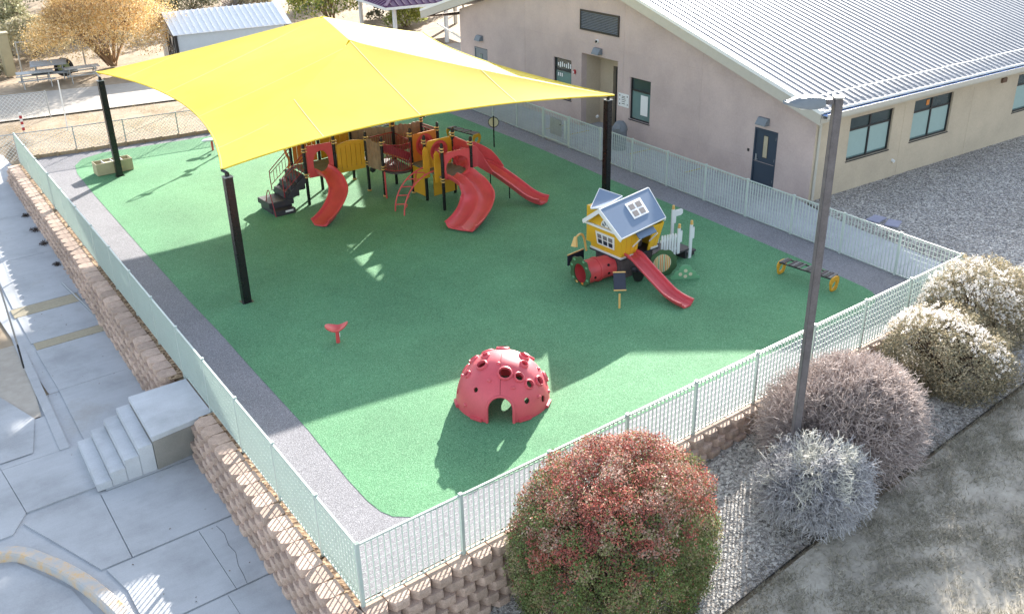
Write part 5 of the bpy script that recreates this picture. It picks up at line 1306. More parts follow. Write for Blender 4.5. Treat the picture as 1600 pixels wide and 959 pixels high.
# crawl tunnel with the green ring
tn = Vector((-1, .10, 0)).normalized(); ts = Vector((tn.y, -tn.x, 0))
def tube_shell(a, b, r0, r1, th, name, mat, par, n=24):
    V = []; F = []
    for (c, r) in ((a, r0), (b, r1), (b, r1-th), (a, r0-th)):
        for i in range(n): t = 2*math.pi*i/n; V.append(c+ts*r*math.cos(t)+UP*r*math.sin(t))
    for k in range(4):
        for i in range(n): j = (i+1) % n; q = ((k+1) % 4)*n; F.append((k*n+i, k*n+j, q+j, q+i))
    return MB().add(V, F).build(name, mat, par, smooth=True)
tc0 = Vector((12.80, 7.42, .36))
tb = tube_shell(tc0, tc0+tn*.55, .335, .335, .02, 'tunnel_tube', 'red_plastic', ph); tube_shell(tc0+tn*.53, tc0+tn*1.08, .35, .35, .02, 'tunnel_tube', 'red_plastic', ph)
tube_shell(tc0+tn*.50, tc0+tn*.58, .372, .372, .03, 'tunnel_band', 'red_plastic', ph)
for (k, a) in ((.30, -12), (.80, -14), (.30, 30), (.82, 160)):
    c = tc0+tn*k+ts*.352*math.cos(R(180+a))*-1*(-1)+UP*.352*math.sin(R(a)); n_ = (ts*math.cos(R(180+a))*1+UP*math.sin(R(a))).normalized()
    MB().tube([c-n_*.01, c+n_*.012], .04, 12).build('peep_hole', 'black_metal', ph)
rc = tc0+tn*1.10; K = 40
out = [((.47+.028*math.sin(i*2*math.pi/K*9)+.03*abs(math.sin(i*math.pi/K*5)))*math.cos(2*math.pi*i/K), (.45+.028*math.sin(i*2*math.pi/K*9))*math.sin(2*math.pi*i/K)+.06) for i in range(K)]
out = [(x, max(y, -.35)) for x, y in out]
rg = MB().ring(out, circle(.30, K), rc, ts, UP, tn, -.02, .02).build('leaf_ring', 'leaf_green', ph)
for (t, r_, m_) in ((2.5, .40, 'mint_green'), (2.0, .42, 'mint_green'), (3.5, .40, 'mint_green'), (.3, .41, 'mint_green'), (5.6, .40, 'mint_green'), (4.3, .34, 'orange_plastic'), (5.1, .36, 'clamp_yellow'), (.9, .42, 'mint_green')):
    MB().prism([(x, y) for x, y in circle(.055, 10, r_*math.cos(t), r_*math.sin(t)+.04, .035)], rc, ts, UP, tn, .021, .026).build('leaf', m_, rg)
# watering-can spout figure (tan) above the tunnel
MB().tube(catmull([(12.55, 8.2, .65), (12.42, 8.18, 1.1), (12.25, 8.12, 1.28), (12.02, 8.05, 1.28), (11.9, 8.0, 1.14)], 5), [.035]*21, 6).build('spout', 'clamp_yellow', ph, smooth=True)
MB().tube([(11.96, 8.03, 1.30), (11.86, 7.98, 1.02)], [.05, .11], 8).build('spout_mouth', 'clamp_yellow', ph)
MB().obox((12.25, 8.35, .45), (1, .1, 0), (-.1, 1, 0), UP, .35, .02, .16).build('dark_panel', 'navy', ph)
MB().beam((11.9, 8.32, .63), (12.6, 8.39, .63), .03, .03).build('panel_cap', 'clamp_yellow', ph)
# sand funnel under the slide
MB().lathe((13.15, 6.58, .05), [(.12, 0), (.17, .12), (.22, .32), (.24, .34), (.20, .33), (.1, .1)], 16).build('bucket', 'dark_bronze', ph, smooth=True)
MB().prism([(-.05, 0), (.14, 0), (.06, .5), (-.02, .5)], (13.5, 6.82, .01), (1, 0, 0), UP, (0, 1, 0), -.03, .03).build('brace', 'wood_dark', ph)
# black tilting panel on the yellow stand
MB().tube([(11.47, 5.62, -.02), (11.50, 5.66, .42)], .03, 8).build('stand', 'clamp_yellow', ph)
pu = Vector((.80, -.60, 0)); pv = Vector((.30, .42, .85)).normalized()
MB().obox((11.72, 5.90, .66), pu, pv, pu.cross(pv), .17, .24, .02).build('play_panel', 'navy', ph, bevel=.01)
for s in (-1, 1): MB().obox(Vector((11.72, 5.90, .66))+pv*.255*s, pu, pv, pu.cross(pv), .18, .018, .032).build('panel_cap', 'clamp_yellow', ph, bevel=.008)
# round garden panel with orange stripes, and the cabbage panel
gp_u = Vector((.93, -.36, 0)).normalized(); gp_n = Vector((-.36, -.93, 0)).normalized(); gc = Vector((13.98, 6.40, .40))
K = 36; bl = [((.44+.035*abs(math.sin(i*math.pi/K*9)))*math.cos(2*math.pi*i/K), max(-.39, (.42+.04*abs(math.sin(i*math.pi/K*9)))*math.sin(2*math.pi*i/K))) for i in range(K)]
gpn = MB().prism(bl, gc, gp_u, UP, gp_n, -.02, .02).build('garden_panel', 'leaf_green', ph)
MB().prism(circle(.29, 24, -.03, .02), gc, gp_u, UP, gp_n, .0205, .024).build('garden_disc', 'dot_cream', gpn)
for i in range(9):
    x = -.26+.058*i; hh = math.sqrt(max(0, .285**2-(x+.03)**2))
    if hh > .03: MB().prism([(x-.012, .02-hh), (x+.012, .02-hh), (x+.012, .02+hh), (x-.012, .02+hh)], gc, gp_u, UP, gp_n, .0245, .030).build('stripe', ('orange_plastic', 'yellow_plastic', 'mint_green')[i % 3] if i % 4 else 'orange_plastic', gpn)
cu = Vector((.80, -.60, 0)); cn = Vector((-.60, -.80, 0)); cc = Vector((14.33, 5.80, .006))
bump = [(-.42, 0), (.42, 0), (.45, .05), (.42, .11), (.33, .14), (.33, .20), (.27, .26), (.20, .27), (.19, .34), (.12, .42), (.0, .46), (-.12, .42), (-.19, .34), (-.20, .27), (-.27, .26), (-.33, .20), (-.33, .14), (-.42, .11), (-.45, .05)]
cbp = MB().prism(bump, cc, cu, UP, cn, -.02, .02).build('cabbage_panel', 'mint_green', ph)
for (x, z) in ((0, .09), (-.15, .16), (.15, .16), (0, .27)): MB().prism(circle(.055, 12, x, z), cc, cu, UP, cn, .021, .025).build('dot', 'dot_cream', cbp)
# side deck with white pickets and posts
MB().box(14.24, 15.55, 6.78, 7.72, .29, .35).build('side_deck', 'dark_plastic', ph, bevel=.01)
MB().box(15.56, 15.98, 6.86, 7.66, .12, .18).build('side_step', 'dark_plastic', ph, bevel=.01)
for x in (14.3, 15.45): MB().box(x, x+.08, 6.84, 7.66, 0.006, .29).build('deck_leg', 'dark_plastic', ph)
MB().box(15.84, 15.94, 6.9, 7.6, 0.006, .12).build('deck_leg', 'dark_plastic', ph)
def picket(x, y, z0, z1, w=.075):
    MB().prism([(-w/2, 0), (w/2, 0), (w/2, z1-z0-.06), (w*.3, z1-z0), (-w*.3, z1-z0), (-w/2, z1-z0-.06)], (x, y, z0), (1, 0, 0), UP, (0, -1, 0), -.012, .012).build('picket', 'white_plastic', ph)
for i in range(6): picket(14.33+.115*i, 6.79, .30, 1.08-.015*i)
MB().box(14.28, 15.0, 6.805, 6.83, .45, .53).build('picket_rail', 'white_plastic', ph); MB().box(14.28, 15.0, 6.805, 6.83, .85, .92).build('picket_rail', 'white_plastic', ph)
def wpost(x, y, z0, z1, arm=0):
    MB().box(x-.07, x+.06, y-.02, y+.02, z0, z1).build('newel', 'white_plastic', ph, bevel=.01)
    MB().box(x+.0, x+.15, y-.018, y+.022, z1-.50, z1-.10).build('newel_loop', 'white_plastic', ph, bevel=.03)
    MB().lathe((x, y, z1), [(.05, 0), (.05, .04), (.03, .05), (.045, .08), (.04, .12), (.01, .14)], 10).build('finial', 'clamp_yellow', ph, smooth=True)
wpost(15.06, 6.79, .30, 1.15); wpost(15.10, 7.70, .35, 1.30); wpost(15.62, 6.80, .0, 1.12); wpost(15.66, 7.62, .18, 1.38)
MB().prism([(0, 0), (.26, 0), (.33, .05), (.33, .17), (.28, .2), (0, .2)], (15.72, 7.62, 1.12), (1, -.1, 0), UP, (0, -1, 0), -.02, .02).build('sign_arm', 'white_plastic', ph)
# ------------------------------------------------------------------ vegetation
NR = np.random.default_rng(11)
def unit(v): return v/np.maximum(np.linalg.norm(v, axis=1, keepdims=True), 1e-9)
def leaf_mesh(P, Nrm, size, tint, name, mat, parent, origin, aspect=.6):
    """one pointed quad per leaf at P, roughly facing Nrm"""
    n = len(P); a = unit(np.cross(Nrm, NR.normal(size=(n, 3)))); b = np.cross(Nrm, a)
    s = (size*NR.uniform(.6, 1.3, n))[:, None]
    V = np.stack([P-a*s, P+b*s*aspect, P+a*s, P-b*s*aspect], 1).reshape(-1, 3)
    F = np.arange(4*n).reshape(n, 4)
    return np_mesh(name, V, F, mat, tint, parent, origin=origin)
def seg_mesh(A, B, ra, rb, tint, name, mat, parent, origin):
    n = len(A); d = unit(B-A); h = np.where(np.abs(d[:, 2:3]) > .9, [[1., 0, 0]], [[0, 0, 1.]]); u = unit(np.cross(d, h)); v = np.cross(d, u)
    V = []
    for (C, r) in ((A, ra), (B, rb)):
        for k in range(3):
            t = 2*math.pi*k/3; V.append(C+(u*math.cos(t)+v*math.sin(t))*np.reshape(r, (-1, 1)))
    V = np.stack(V, 1).reshape(-1, 3); o = (np.arange(n)*6)[:, None]
    F = np.concatenate([o+np.array([[0, 1, 4, 3]]), o+np.array([[1, 2, 5, 4]]), o+np.array([[2, 0, 3, 5]])], 0)
    return np_mesh(name, V, F, mat, np.concatenate([tint]*3, 0), parent, origin=origin)
def lump(D, seed, amp=.16, k=9, sharp=7):
    r = np.random.default_rng(seed); C = unit(r.normal(size=(k, 3))); w = r.uniform(.4, 1, k)
    return 1-amp+amp*2*np.clip((np.exp(sharp*(D@C.T-1))*w).sum(1), 0, 1)
def dome_dirs(n, zmin=-.25):
    D = unit(NR.normal(size=(n*2, 3))); D = D[D[:, 2] > zmin][:n]; return D
def clusters(D, r, K, seed):
    g = np.random.default_rng(seed); C = unit(g.normal(size=(K, 3)))*r; Q = D*r; idx = np.empty(len(Q), int); dd = np.empty(len(Q))
    for i in range(0, len(Q), 8000):
        q = Q[i:i+8000]; m = ((q[:, None, :]-C[None])**2).sum(2); j = m.argmin(1); idx[i:i+8000] = j; dd[i:i+8000] = np.sqrt(m[np.arange(len(q)), j])
    return idx, dd
CLU = {}
def leafy_bush(name, label, c, r, n, size, colf, seed=1, amp=.12, inner=.72, zmin=-.6, mat='foliage', stems=True, cat='bush', group=None, base=None, outn=.6, k=14, clump=0, boxy=False):
    c = np.array(c, float); r = np.array(r, float); gz = base if base is not None else c[2]-r[2]
    root = thing(name, label, cat, (c[0], c[1], gz), group); org = (c[0], c[1], gz)
    D = dome_dirs(n, zmin); L_ = lump(D, seed, amp, k); n = len(D)
    rad = L_*(inner+(1.0-inner)*NR.uniform(0, 1, n)**.55)*NR.uniform(.985, 1.035, n)
    if clump:
        K = int(340*max(r)**2/3); idx, dd = clusters(D, r, K, seed+50); sc = float(np.median(dd))*1.9
        h = np.random.default_rng(seed).uniform(.4, 1.2, K)[idx]; e = np.clip(1-(dd/sc)**2, 0, 1)
        rad = rad*(1-clump*.55+clump*e*h); keep = NR.uniform(0, 1, n) < np.clip(.25+1.3*e, .2, 1)
        D = D[keep]; rad = rad[keep]; idx = idx[keep]; n = len(D); CLU['i'] = idx; CLU['e'] = e[keep]
    Dx = D.copy()
    if boxy:
        s_ = D[:, 2] < 0; hn = np.hypot(D[:, 0], D[:, 1])+1e-6; tgt = np.clip(1-.25*(-D[:, 2])**2, 0, 1)/hn
        Dx[s_, 0] *= tgt[s_]; Dx[s_, 1] *= tgt[s_]
        s_ = D[:, 2] >= 0; e = 2.5; kk = (np.abs(hn)**e+np.abs(D[:, 2])**e)**(-1/e); Dx[s_] *= kk[s_][:, None]
    P = c+Dx*r*rad[:, None]; ok = P[:, 2] > gz+.02; P = P[ok]; D = D[ok]; rad = rad[ok]
    if clump: CLU['i'] = CLU['i'][ok]; CLU['e'] = CLU['e'][ok]
    Nn = unit(D*outn+NR.normal(size=D.shape)*.55)
    leaf_mesh(P, Nn, size, colf(P, D, rad), 'foliage', mat, root, org)
    if stems:
        m = 160; Dd = dome_dirs(m, .0); A = np.tile([[c[0], c[1], gz]], (len(Dd), 1))+NR.normal(size=(len(Dd), 3))*[.15*r[0], .15*r[1], 0]; B = c+Dd*r*.8
        M = (A+B)/2+NR.normal(size=A.shape)*.06+[0, 0, .1]; t = np.tile([[.10, .07, .05]], (len(A), 1))
        seg_mesh(np.concatenate([A, M]), np.concatenate([M, B]), np.full(2*len(A), .016), np.full(2*len(A), .008), np.concatenate([t, t]), 'stems', 'twigs', root, org)
    return root, c, r, org
def pal(cols, w, n): 
    cols = np.array(cols, float); w = (list(w)+[1]*9)[:len(cols)]; return cols[NR.choice(len(cols), n, p=np.array(w)/sum(w))]
def red_cols(P, D, rad):
    n = len(P); g = np.random.default_rng(77); cr = g.uniform(-1, 1, 4000)[CLU['i']]; ct = g.uniform(0, 1, 4000)[CLU['i']]
    hz_ = (P[:, 2]+.05)/2.0+.30*cr
    R1 = np.array([(.13, .055, .05), (.22, .09, .075), (.36, .10, .08), (.40, .16, .115), (.36, .23, .185), (.48, .35, .29)])
    G1 = np.array([(.08, .09, .045), (.14, .15, .06), (.11, .17, .05), (.20, .23, .09), (.27, .24, .13), (.33, .26, .17)])
    ix = np.clip((ct*.6+NR.uniform(0, .4, n))*6, 0, 5.99).astype(int)
    k = (NR.uniform(0, 1, n) < np.clip(hz_*2.0-.72, .06, .90))[:, None]
    return np.where(k, R1[ix], G1[ix])*NR.uniform(.8, 1.2, (n, 1))
leafy_bush('round_bush', 'big clipped round bush with red leaves on top and green below, nearest the camera', (4.30, -1.72, .30), (1.98, 1.62, 1.68), 150000, .023, red_cols, 3, .045, .72, -.9, base=-1.15, k=30, outn=.7, clump=.09, boxy=True)
# twiggy bare bushes
def twig_bush(name, label, c, r, base, n1, kids, depth, col, r0, seed, spread=.5, droop=0.0, tipcol=None, zmin=-.1, ksize=.30, avoid=None, group=None, jit=.3, shell=.45, topwhite=0, lamp=.09):
    c = np.array(c, float); r = np.array(r, float); org = (c[0], c[1], base)
    root = thing(name, label, 'bush', org, group)
    D = dome_dirs(n1, zmin); n = len(D); Lm = lump(D, seed, lamp, 12)
    foot = np.array([[c[0], c[1], base]])+np.stack([D[:, 0]*r[0]*.25, D[:, 1]*r[1]*.25, np.zeros(n)], 1)+NR.normal(size=(n, 3))*[.06, .06, 0]
    S = c+D*r*(shell)*Lm[:, None]+NR.normal(size=(n, 3))*.05
    S[:, 2] = np.maximum(S[:, 2], base+.1)
    segA = [foot]; segB = [S]; ra = [np.full(n, r0*1.6)]; rb = [np.full(n, r0*1.1)]; lev = [np.zeros(n)]
    P = S; Dir = unit(D*r); rr = r0; left = 1-shell
    for lv in range(depth):
        k = kids[lv]; P = np.repeat(P, k, 0); Dir = np.repeat(Dir, k, 0); m = len(P)
        Dir = unit(Dir+NR.normal(size=(m, 3))*spread+[0, 0, -droop*.3]); 
        rel = (P-c)/r; rem = np.clip(1.0-np.linalg.norm(rel, axis=1), .02, 1)
        L_ = (ksize*(.75**lv)*NR.uniform(.6, 1.25, m))
        Q = P+Dir*L_[:, None]+NR.normal(size=(m, 3))*.01
        rel = (Q-c)/r; nn = np.linalg.norm(rel, axis=1); lim = (lump(unit(rel), seed, lamp, 12))*NR.uniform(.93, 1.06, m); ov = nn > lim
        Q[ov] = c+(rel[ov]/nn[ov][:, None])*r*lim[ov][:, None]
        Q[:, 2] = np.maximum(Q[:, 2], base+.03)
        nr = rr*.76; segA.append(P); segB.append(Q); ra.append(np.full(m, rr*.85)); rb.append(np.full(m, nr)); lev.append(np.full(m, lv+1)); P = Q; Dir = unit(Q-segA[-1]); rr = nr
    A = np.concatenate(segA); B = np.concatenate(segB); ra = np.concatenate(ra); rb = np.concatenate(rb); lev = np.concatenate(lev)
    if avoid is not None:
        (ax, ay, ar) = avoid; md = (A+B)/2; ok = np.hypot(md[:, 0]-ax, md[:, 1]-ay) > ar; A, B, ra, rb, lev = A[ok], B[ok], ra[ok], rb[ok], lev[ok]
    n = len(A); t = np.array(col)[None]*NR.uniform(.65, 1.35, (n, 1))
    if tipcol is not None:
        f = (lev/depth)[:, None]**1.5; t = t*(1-f)+np.array(tipcol)[None]*f*NR.uniform(.7, 1.25, (n, 1))
    if topwhite:
        rel = (B-c)/r; w_ = (np.sin(rel[:, 0]*7+seed)*np.sin(rel[:, 1]*8+1)*.5+rel[:, 2]*.9+NR.normal(0, .15, n) > topwhite)[:, None]
        t = np.where(w_ & (lev[:, None] >= 2), np.array([[.72, .70, .62]])*NR.uniform(.8, 1.15, (n, 1)), t)
    seg_mesh(A, B, ra, rb, t, 'twigs', 'twigs', root, org)
    return root
twig_bush('bare_bush', 'wide rounded bare pinkish-brown twig bush behind the light pole', (11.0, -1.95, -.0), (2.75, 1.88, 1.85), -.8, 400, (3, 3, 3, 2), 4, (.22, .17, .155), .013, 5, .50, tipcol=(.50, .42, .385), ksize=.40, avoid=(9.0, -2.3, .5), shell=.42)
twig_bush('bare_bush', 'silvery white bare bush in front of the light pole', (8.72, -2.85, -.05), (1.55, 1.30, 1.32), -.9, 210, (3, 3, 3, 2), 4, (.22, .215, .225), .012, 9, .60, droop=.5, tipcol=(.50, .49, .50), ksize=.30, shell=.36, topwhite=.66, lamp=.16)
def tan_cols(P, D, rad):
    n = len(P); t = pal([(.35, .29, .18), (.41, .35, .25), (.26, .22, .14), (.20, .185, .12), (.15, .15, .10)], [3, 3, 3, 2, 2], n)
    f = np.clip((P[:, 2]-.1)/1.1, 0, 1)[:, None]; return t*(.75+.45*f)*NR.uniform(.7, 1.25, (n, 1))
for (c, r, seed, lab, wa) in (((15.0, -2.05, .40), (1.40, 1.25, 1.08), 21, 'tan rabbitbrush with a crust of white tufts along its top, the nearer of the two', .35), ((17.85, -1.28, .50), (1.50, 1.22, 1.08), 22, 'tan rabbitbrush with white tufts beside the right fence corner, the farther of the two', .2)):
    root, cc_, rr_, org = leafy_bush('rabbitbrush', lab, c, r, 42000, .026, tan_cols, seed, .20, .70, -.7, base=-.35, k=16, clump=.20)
    root['group'] = 'flowering brush by the right fence corner'
    D = dome_dirs(1500, .05); L_ = lump(D, seed, .20, 16); w_ = (np.sin(D[:, 0]*4+seed)+D[:, 2]*1.2+D[:, 1]*.5+NR.normal(0, .25, len(D)) > .75) & (D[:, 2] > .15)
    D = D[w_]; L_ = L_[w_]; P0 = np.array(c)+D*np.array(r)*(L_*NR.uniform(1.0, 1.07, len(D)))[:, None]
    P = np.repeat(P0, 16, 0)+NR.normal(size=(len(P0)*16, 3))*.022
    leaf_mesh(P, unit(NR.normal(size=P.shape)), .014, np.tile([[.80, .76, .72]], (len(P), 1))*NR.uniform(.85, 1.1, (len(P), 1)), 'flower_tufts', 'foliage', root, org, .8)

# loose stones on the near gravel bed
def stones(name, x0, x1, y0, y1, n, zf, s0, s1, keep=None, cols=None):
    x = NR.uniform(x0, x1, n); y = NR.uniform(y0, y1, n)
    if keep is not None: k = keep(x, y); x, y = x[k], y[k]
    n = len(x); z = np.array([zf(a, b) for a, b in zip(x, y)]); s = NR.uniform(s0, s1, n)
    base = np.array([[1, 0, 0], [-1, 0, 0], [0, 1, 0], [0, -1, 0], [0, 0, 1], [0, 0, -1]], float)
    V = base[None]*s[:, None, None]*NR.uniform(.55, 1.2, (n, 6, 1)); V[:, :, 2] *= .6
    th = NR.uniform(0, 6.28, n); c, s_ = np.cos(th)[:, None], np.sin(th)[:, None]
    X = V[:, :, 0]*c-V[:, :, 1]*s_; Y = V[:, :, 0]*s_+V[:, :, 1]*c
    V = np.stack([X+x[:, None], Y+y[:, None], V[:, :, 2]+z[:, None]], 2).reshape(-1, 3)
    T = np.array([[0, 2, 4], [2, 1, 4], [1, 3, 4], [3, 0, 4], [2, 0, 5], [1, 2, 5], [3, 1, 5], [0, 3, 5]])
    F = (np.arange(n)[:, None, None]*6+T[None]).reshape(-1, 3)
    t = pal(cols or [(.45, .42, .38), (.30, .28, .26), (.60, .57, .52), (.20, .19, .19), (.36, .30, .25)], [3, 3, 2, 2, 1], n)
    o = np_mesh(name, V, F, 'stones', np.repeat(t, 8, 0)); o['kind'] = 'stuff'; return o
stones('gravel_stones', 1.0, 19.3, -3.38, -.25, 36000, gravel_z, .011, .026)
stones('gravel_stones', 19.3, 34, -3.3, 7.5, 26000, lambda x, y: 0.0, .012, .030, lambda x, y: (x > 20.95+.17*(y-.9)) & (y < 7.6-.06*(x-22.6)) & ((x > 21.8) | (y < 5.4)), [(.36, .35, .36), (.24, .235, .25), (.48, .47, .46), (.15, .15, .17)])
# debris in the soil strips
stones('strip_debris', -.3, 1.9, .2, 30, 9000, lambda x, y: -.025, .008, .02, lambda x, y: (x > fence_x(y)-.28) & (x < fence_x(y)-.05) & ((y < 7.6) | (y > 9.95)), [(.20, .13, .08), (.32, .25, .16), (.09, .06, .04), (.38, .32, .24)])
# weeds at the foot of the left wall
for (x, y, s, lab) in ((27.2*.0632-.84, 27.2, .22, 'lone dark weed at the wall foot, farthest up the walk'), (25.4*.0632-.84, 25.4, .28, 'dark weed clump at the wall foot, second farthest up the walk'), (23.8*.0632-.84, 23.8, .26, 'dark weed clump at the wall foot just before the bend'), (21.6*.0632-.84, 21.6, .22, 'small dark weed at the wall foot nearest the tan strips')):
    t = thing('weed', lab, 'weed', (x, y, walk_z(x, y)), 'weeds at the foot of the block wall')
    D = dome_dirs(260, .0); P = np.array([x, y, walk_z(x, y)])+D*[s*.7, s, s*.5]*NR.uniform(.2, 1, (len(D), 1))
    leaf_mesh(P, unit(D+NR.normal(size=D.shape)), .02, np.tile([[.07, .05, .04]], (len(P), 1))*NR.uniform(.6, 1.4, (len(P), 1)), 'leaves', 'foliage', t, (x, y, walk_z(x, y)))
# a few fallen leaves and a crack on the lower walk
xs_ = NR.uniform(-2.6, .1, 70); ys_ = NR.uniform(.6, 30, 70); ok_ = (xs_ < ys_*.0632-.9) & (np.hypot(xs_+.3, ys_-8.8) > 2.2)
Pl = np.array([(x, y, walk_z(x, y)+.008) for x, y in zip(xs_[ok_], ys_[ok_])])
o = leaf_mesh(Pl, np.tile([[0, 0, 1.]], (len(Pl), 1))+NR.normal(size=Pl.shape)*.1, .022, np.tile([[.16, .11, .07]], (len(Pl), 1))*NR.uniform(.5, 1.5, (len(Pl), 1)), 'fallen_leaves', 'foliage', None, (0, 0, 0)); o['kind'] = 'stuff'
ck = MB(); cp_ = [(-.75, 4.95), (-.72, 4.6), (-.80, 4.2), (-.78, 3.9), (-.90, 3.5), (-.93, 3.2), (-.98, 2.9)]
for a, b in zip(cp_, cp_[1:]): ck.beam((*a, -.948), (*b, -.948), .008, .002)
tag(ck.build('pavement_crack', 'dark_bronze'), kind='structure')
# dry turf blades
def grass(name, n, x0, x1, y0, y1, zf, h, cols, dens=None, lean=.5, w=.005):
    x = NR.uniform(x0, x1, n); y = NR.uniform(y0, y1, n)
    if dens is not None: k = dens(x, y); x, y = x[k], y[k]
    n = len(x); z = np.array([zf(a, b) for a, b in zip(x, y)]); A = np.stack([x, y, z], 1)
    th = NR.uniform(0, 6.28, n); hh = h*NR.uniform(.4, 1.3, n); dx = NR.normal(0, lean, (n, 2))*hh[:, None]
    a = np.stack([np.cos(th)*w, np.sin(th)*w, np.zeros(n)], 1); T = A+np.concatenate([dx, hh[:, None]], 1)
    V = np.stack([A-a, A+a, T], 1).reshape(-1, 3); F = np.arange(3*n).reshape(n, 3)
    o = np_mesh(name, V, F, 'foliage', pal(cols, [1]*len(cols), n)*NR.uniform(.7, 1.3, (n, 1))); o['kind'] = 'stuff'; return o
lawn_z = lambda x, y: gravel_z(x, y)+.02+.05*math.sin(x*1.3+y*.7)*math.sin(y*1.1)
def lawn_d(x, y):
    f = np.sin(x*1.9+y*1.1)+np.sin(y*2.7-x*.6+1)+1.2*np.sin(x*5.1+2*np.sin(y*3.7))+.8*np.sin(y*9+x*4)+NR.normal(0, 1.5, len(x)); return f > .0
grass('dry_grass', 170000, 3.0, 19, -9.5, -3.45, lawn_z, .085, [(.30, .27, .21), (.25, .235, .18), (.37, .335, .26), (.20, .19, .145), (.46, .42, .33)], lawn_d, 1.1, .007)
wz_ = lambda x, y: ground_z(x, y)
grass('dry_grass', 45000, -3, 26, 33.0, 39.5, wz_, .10, [(.50, .38, .22), (.42, .31, .18), (.60, .48, .30)], lambda x, y: np.sin(x*2.1+y)+NR.normal(0, .8, len(x)) > .1, .8)
grass('dry_grass', 60000, -2, 48, 46, 95, wz_, .28, [(.44, .33, .20), (.32, .24, .15), (.52, .42, .27)], lambda x, y: np.sin(x*.5+y*.3)+np.sin(y*.9-x*.2)+NR.normal(0, .6, len(x)) > .3, .6)
grass('leaf_litter', 14000, 6, 18, -4.6, -2.6, lambda x, y: gravel_z(x, y)+.03, .05, [(.16, .12, .08), (.30, .24, .16), (.10, .09, .06)], lambda x, y: np.abs(y+3.5-.3*np.sin(x*2)) < .7*NR.uniform(0, 1, len(x)), 1.2)

# ------------------------------------------------------------------ background beyond the fence
sheet('dirt_road', [(-40, 52), (-10, 48.5), (4.3, 46.4), (9.2, 45.0), (16, 43.2), (60, 38), (60, 33.5), (14, 38.3), (7.8, 39.4), (2.8, 40.3), (-10, 41.3), (-40, 44)], .02, 'road_dirt')
def ptree(name, label, base, c, r, nleaf, size, cols, nst=26, seed=1, cat='tree', leaf_inner=.35, bark=(.20, .14, .09), amp=.25, group=None, w=None, k=12, kids=(3, 3, 3)):
    base = np.array(base, float); c = np.array(c, float); r = np.array(r, float); org = tuple(base)
    root = thing(name, label, cat, org, group)
    D = dome_dirs(nst, .0); n = len(D); A = np.tile(base, (n, 1))+NR.normal(size=(n, 3))*[.12, .12, 0]; B = c+D*r*.45-[0, 0, r[2]*.15]
    M = A*.45+B*.55+NR.normal(size=(n, 3))*.12-[0, 0, .1]
    sA = [A, M]; sB = [M, B]; ra = [np.full(n, .055), np.full(n, .04)]; rb = [np.full(n, .04), np.full(n, .025)]
    P = B; Dr = unit(B-M); rr = .025
    for kk in kids:
        P = np.repeat(P, kk, 0); Dr = unit(np.repeat(Dr, kk, 0)+NR.normal(size=(len(P), 3))*.45); Q = P+Dr*r.mean()*.22*NR.uniform(.6, 1.3, (len(P), 1))
        sA.append(P); sB.append(Q); ra.append(np.full(len(P), rr)); rb.append(np.full(len(P), rr*.55)); rr *= .55; P = Q; Dr = unit(Q-sA[-1])
    A = np.concatenate(sA); B = np.concatenate(sB)
    seg_mesh(A, B, np.concatenate(ra), np.concatenate(rb), np.tile([bark], (len(A), 1))*NR.uniform(.7, 1.3, (len(A), 1)), 'trunk', 'twigs', root, org)
    D = dome_dirs(nleaf, -.5); L_ = lump(D, seed, amp, k, 9); rad = L_*(leaf_inner+(1-leaf_inner)*NR.uniform(0, 1, len(D))**.6)
    P = c+D*r*rad[:, None]+NR.normal(size=D.shape)*.05*r; ok = P[:, 2] > base[2]+.15; P = P[ok]; D = D[ok]
    leaf_mesh(P, unit(D*.4+NR.normal(size=D.shape)*.7), size, pal(cols, w or [1]*len(cols), len(P))*NR.uniform(.75, 1.25, (len(P), 1)), 'crown', 'foliage', root, org)
    return root
ptree('yellow_tree', 'golden yellow many-stemmed tree beyond the back fence, left of the white shed', (11.6, 50.2, 0), (11.2, 50.4, 2.6), (3.8, 3.0, 2.5), 40000, .055, [(.70, .48, .20), (.74, .56, .30), (.60, .40, .15), (.78, .62, .38)], 40, 4, leaf_inner=.45, bark=(.30, .20, .12), amp=.35, k=16)
ptree('desert_bush', 'large pale green bush behind the yellow tree at the left edge', (7.6, 63, 0), (7.6, 63, 1.6), (3.2, 2.6, 1.9), 9000, .10, [(.34, .33, .19), (.42, .40, .25), (.24, .24, .13)], 12, 6, 'bush', .6)
ptree('desert_bush', 'pale bush between the yellow tree and the far left pale bush', (9.2, 57.5, 0), (9.2, 57.5, 1.3), (2.2, 2, 1.5), 6000, .09, [(.44, .40, .25), (.36, .33, .18), (.55, .48, .33)], 10, 7, 'bush', .6)
ptree('desert_bush', 'dull green bush behind the left end of the white shed', (18.2, 66, 0), (18.2, 66, 1.9), (4.2, 2.6, 2.2), 9000, .11, [(.20, .20, .11), (.30, .29, .17), (.38, .37, .24)], 12, 8, 'bush', .6)
ptree('desert_bush', 'low straw-coloured bush at the left edge beside the white pillar', (3.8, 53.5, 0), (3.8, 53.5, .8), (2.4, 1.6, 1.0), 4500, .08, [(.50, .42, .25), (.40, .34, .2)], 8, 9, 'bush', .5)
ptree('leafy_tree', 'yellow-green leafy tree rising behind the peak of the sail', (29.3, 55.2, 0), (29.3, 55.2, 2.6), (3.8, 2.8, 3.0), 14000, .11, [(.34, .36, .08), (.22, .28, .06), (.50, .45, .12), (.14, .19, .05)], 16, 10, leaf_inner=.5)
ptree('desert_bush', 'dark grey-green bush seen between the shelter posts', (36.0, 53.8, 0), (36.0, 53.8, 1.9), (3.2, 2.4, 2.3), 9000, .11, [(.12, .12, .08), (.18, .17, .11), (.09, .09, .06)], 10, 11, 'bush', .6)
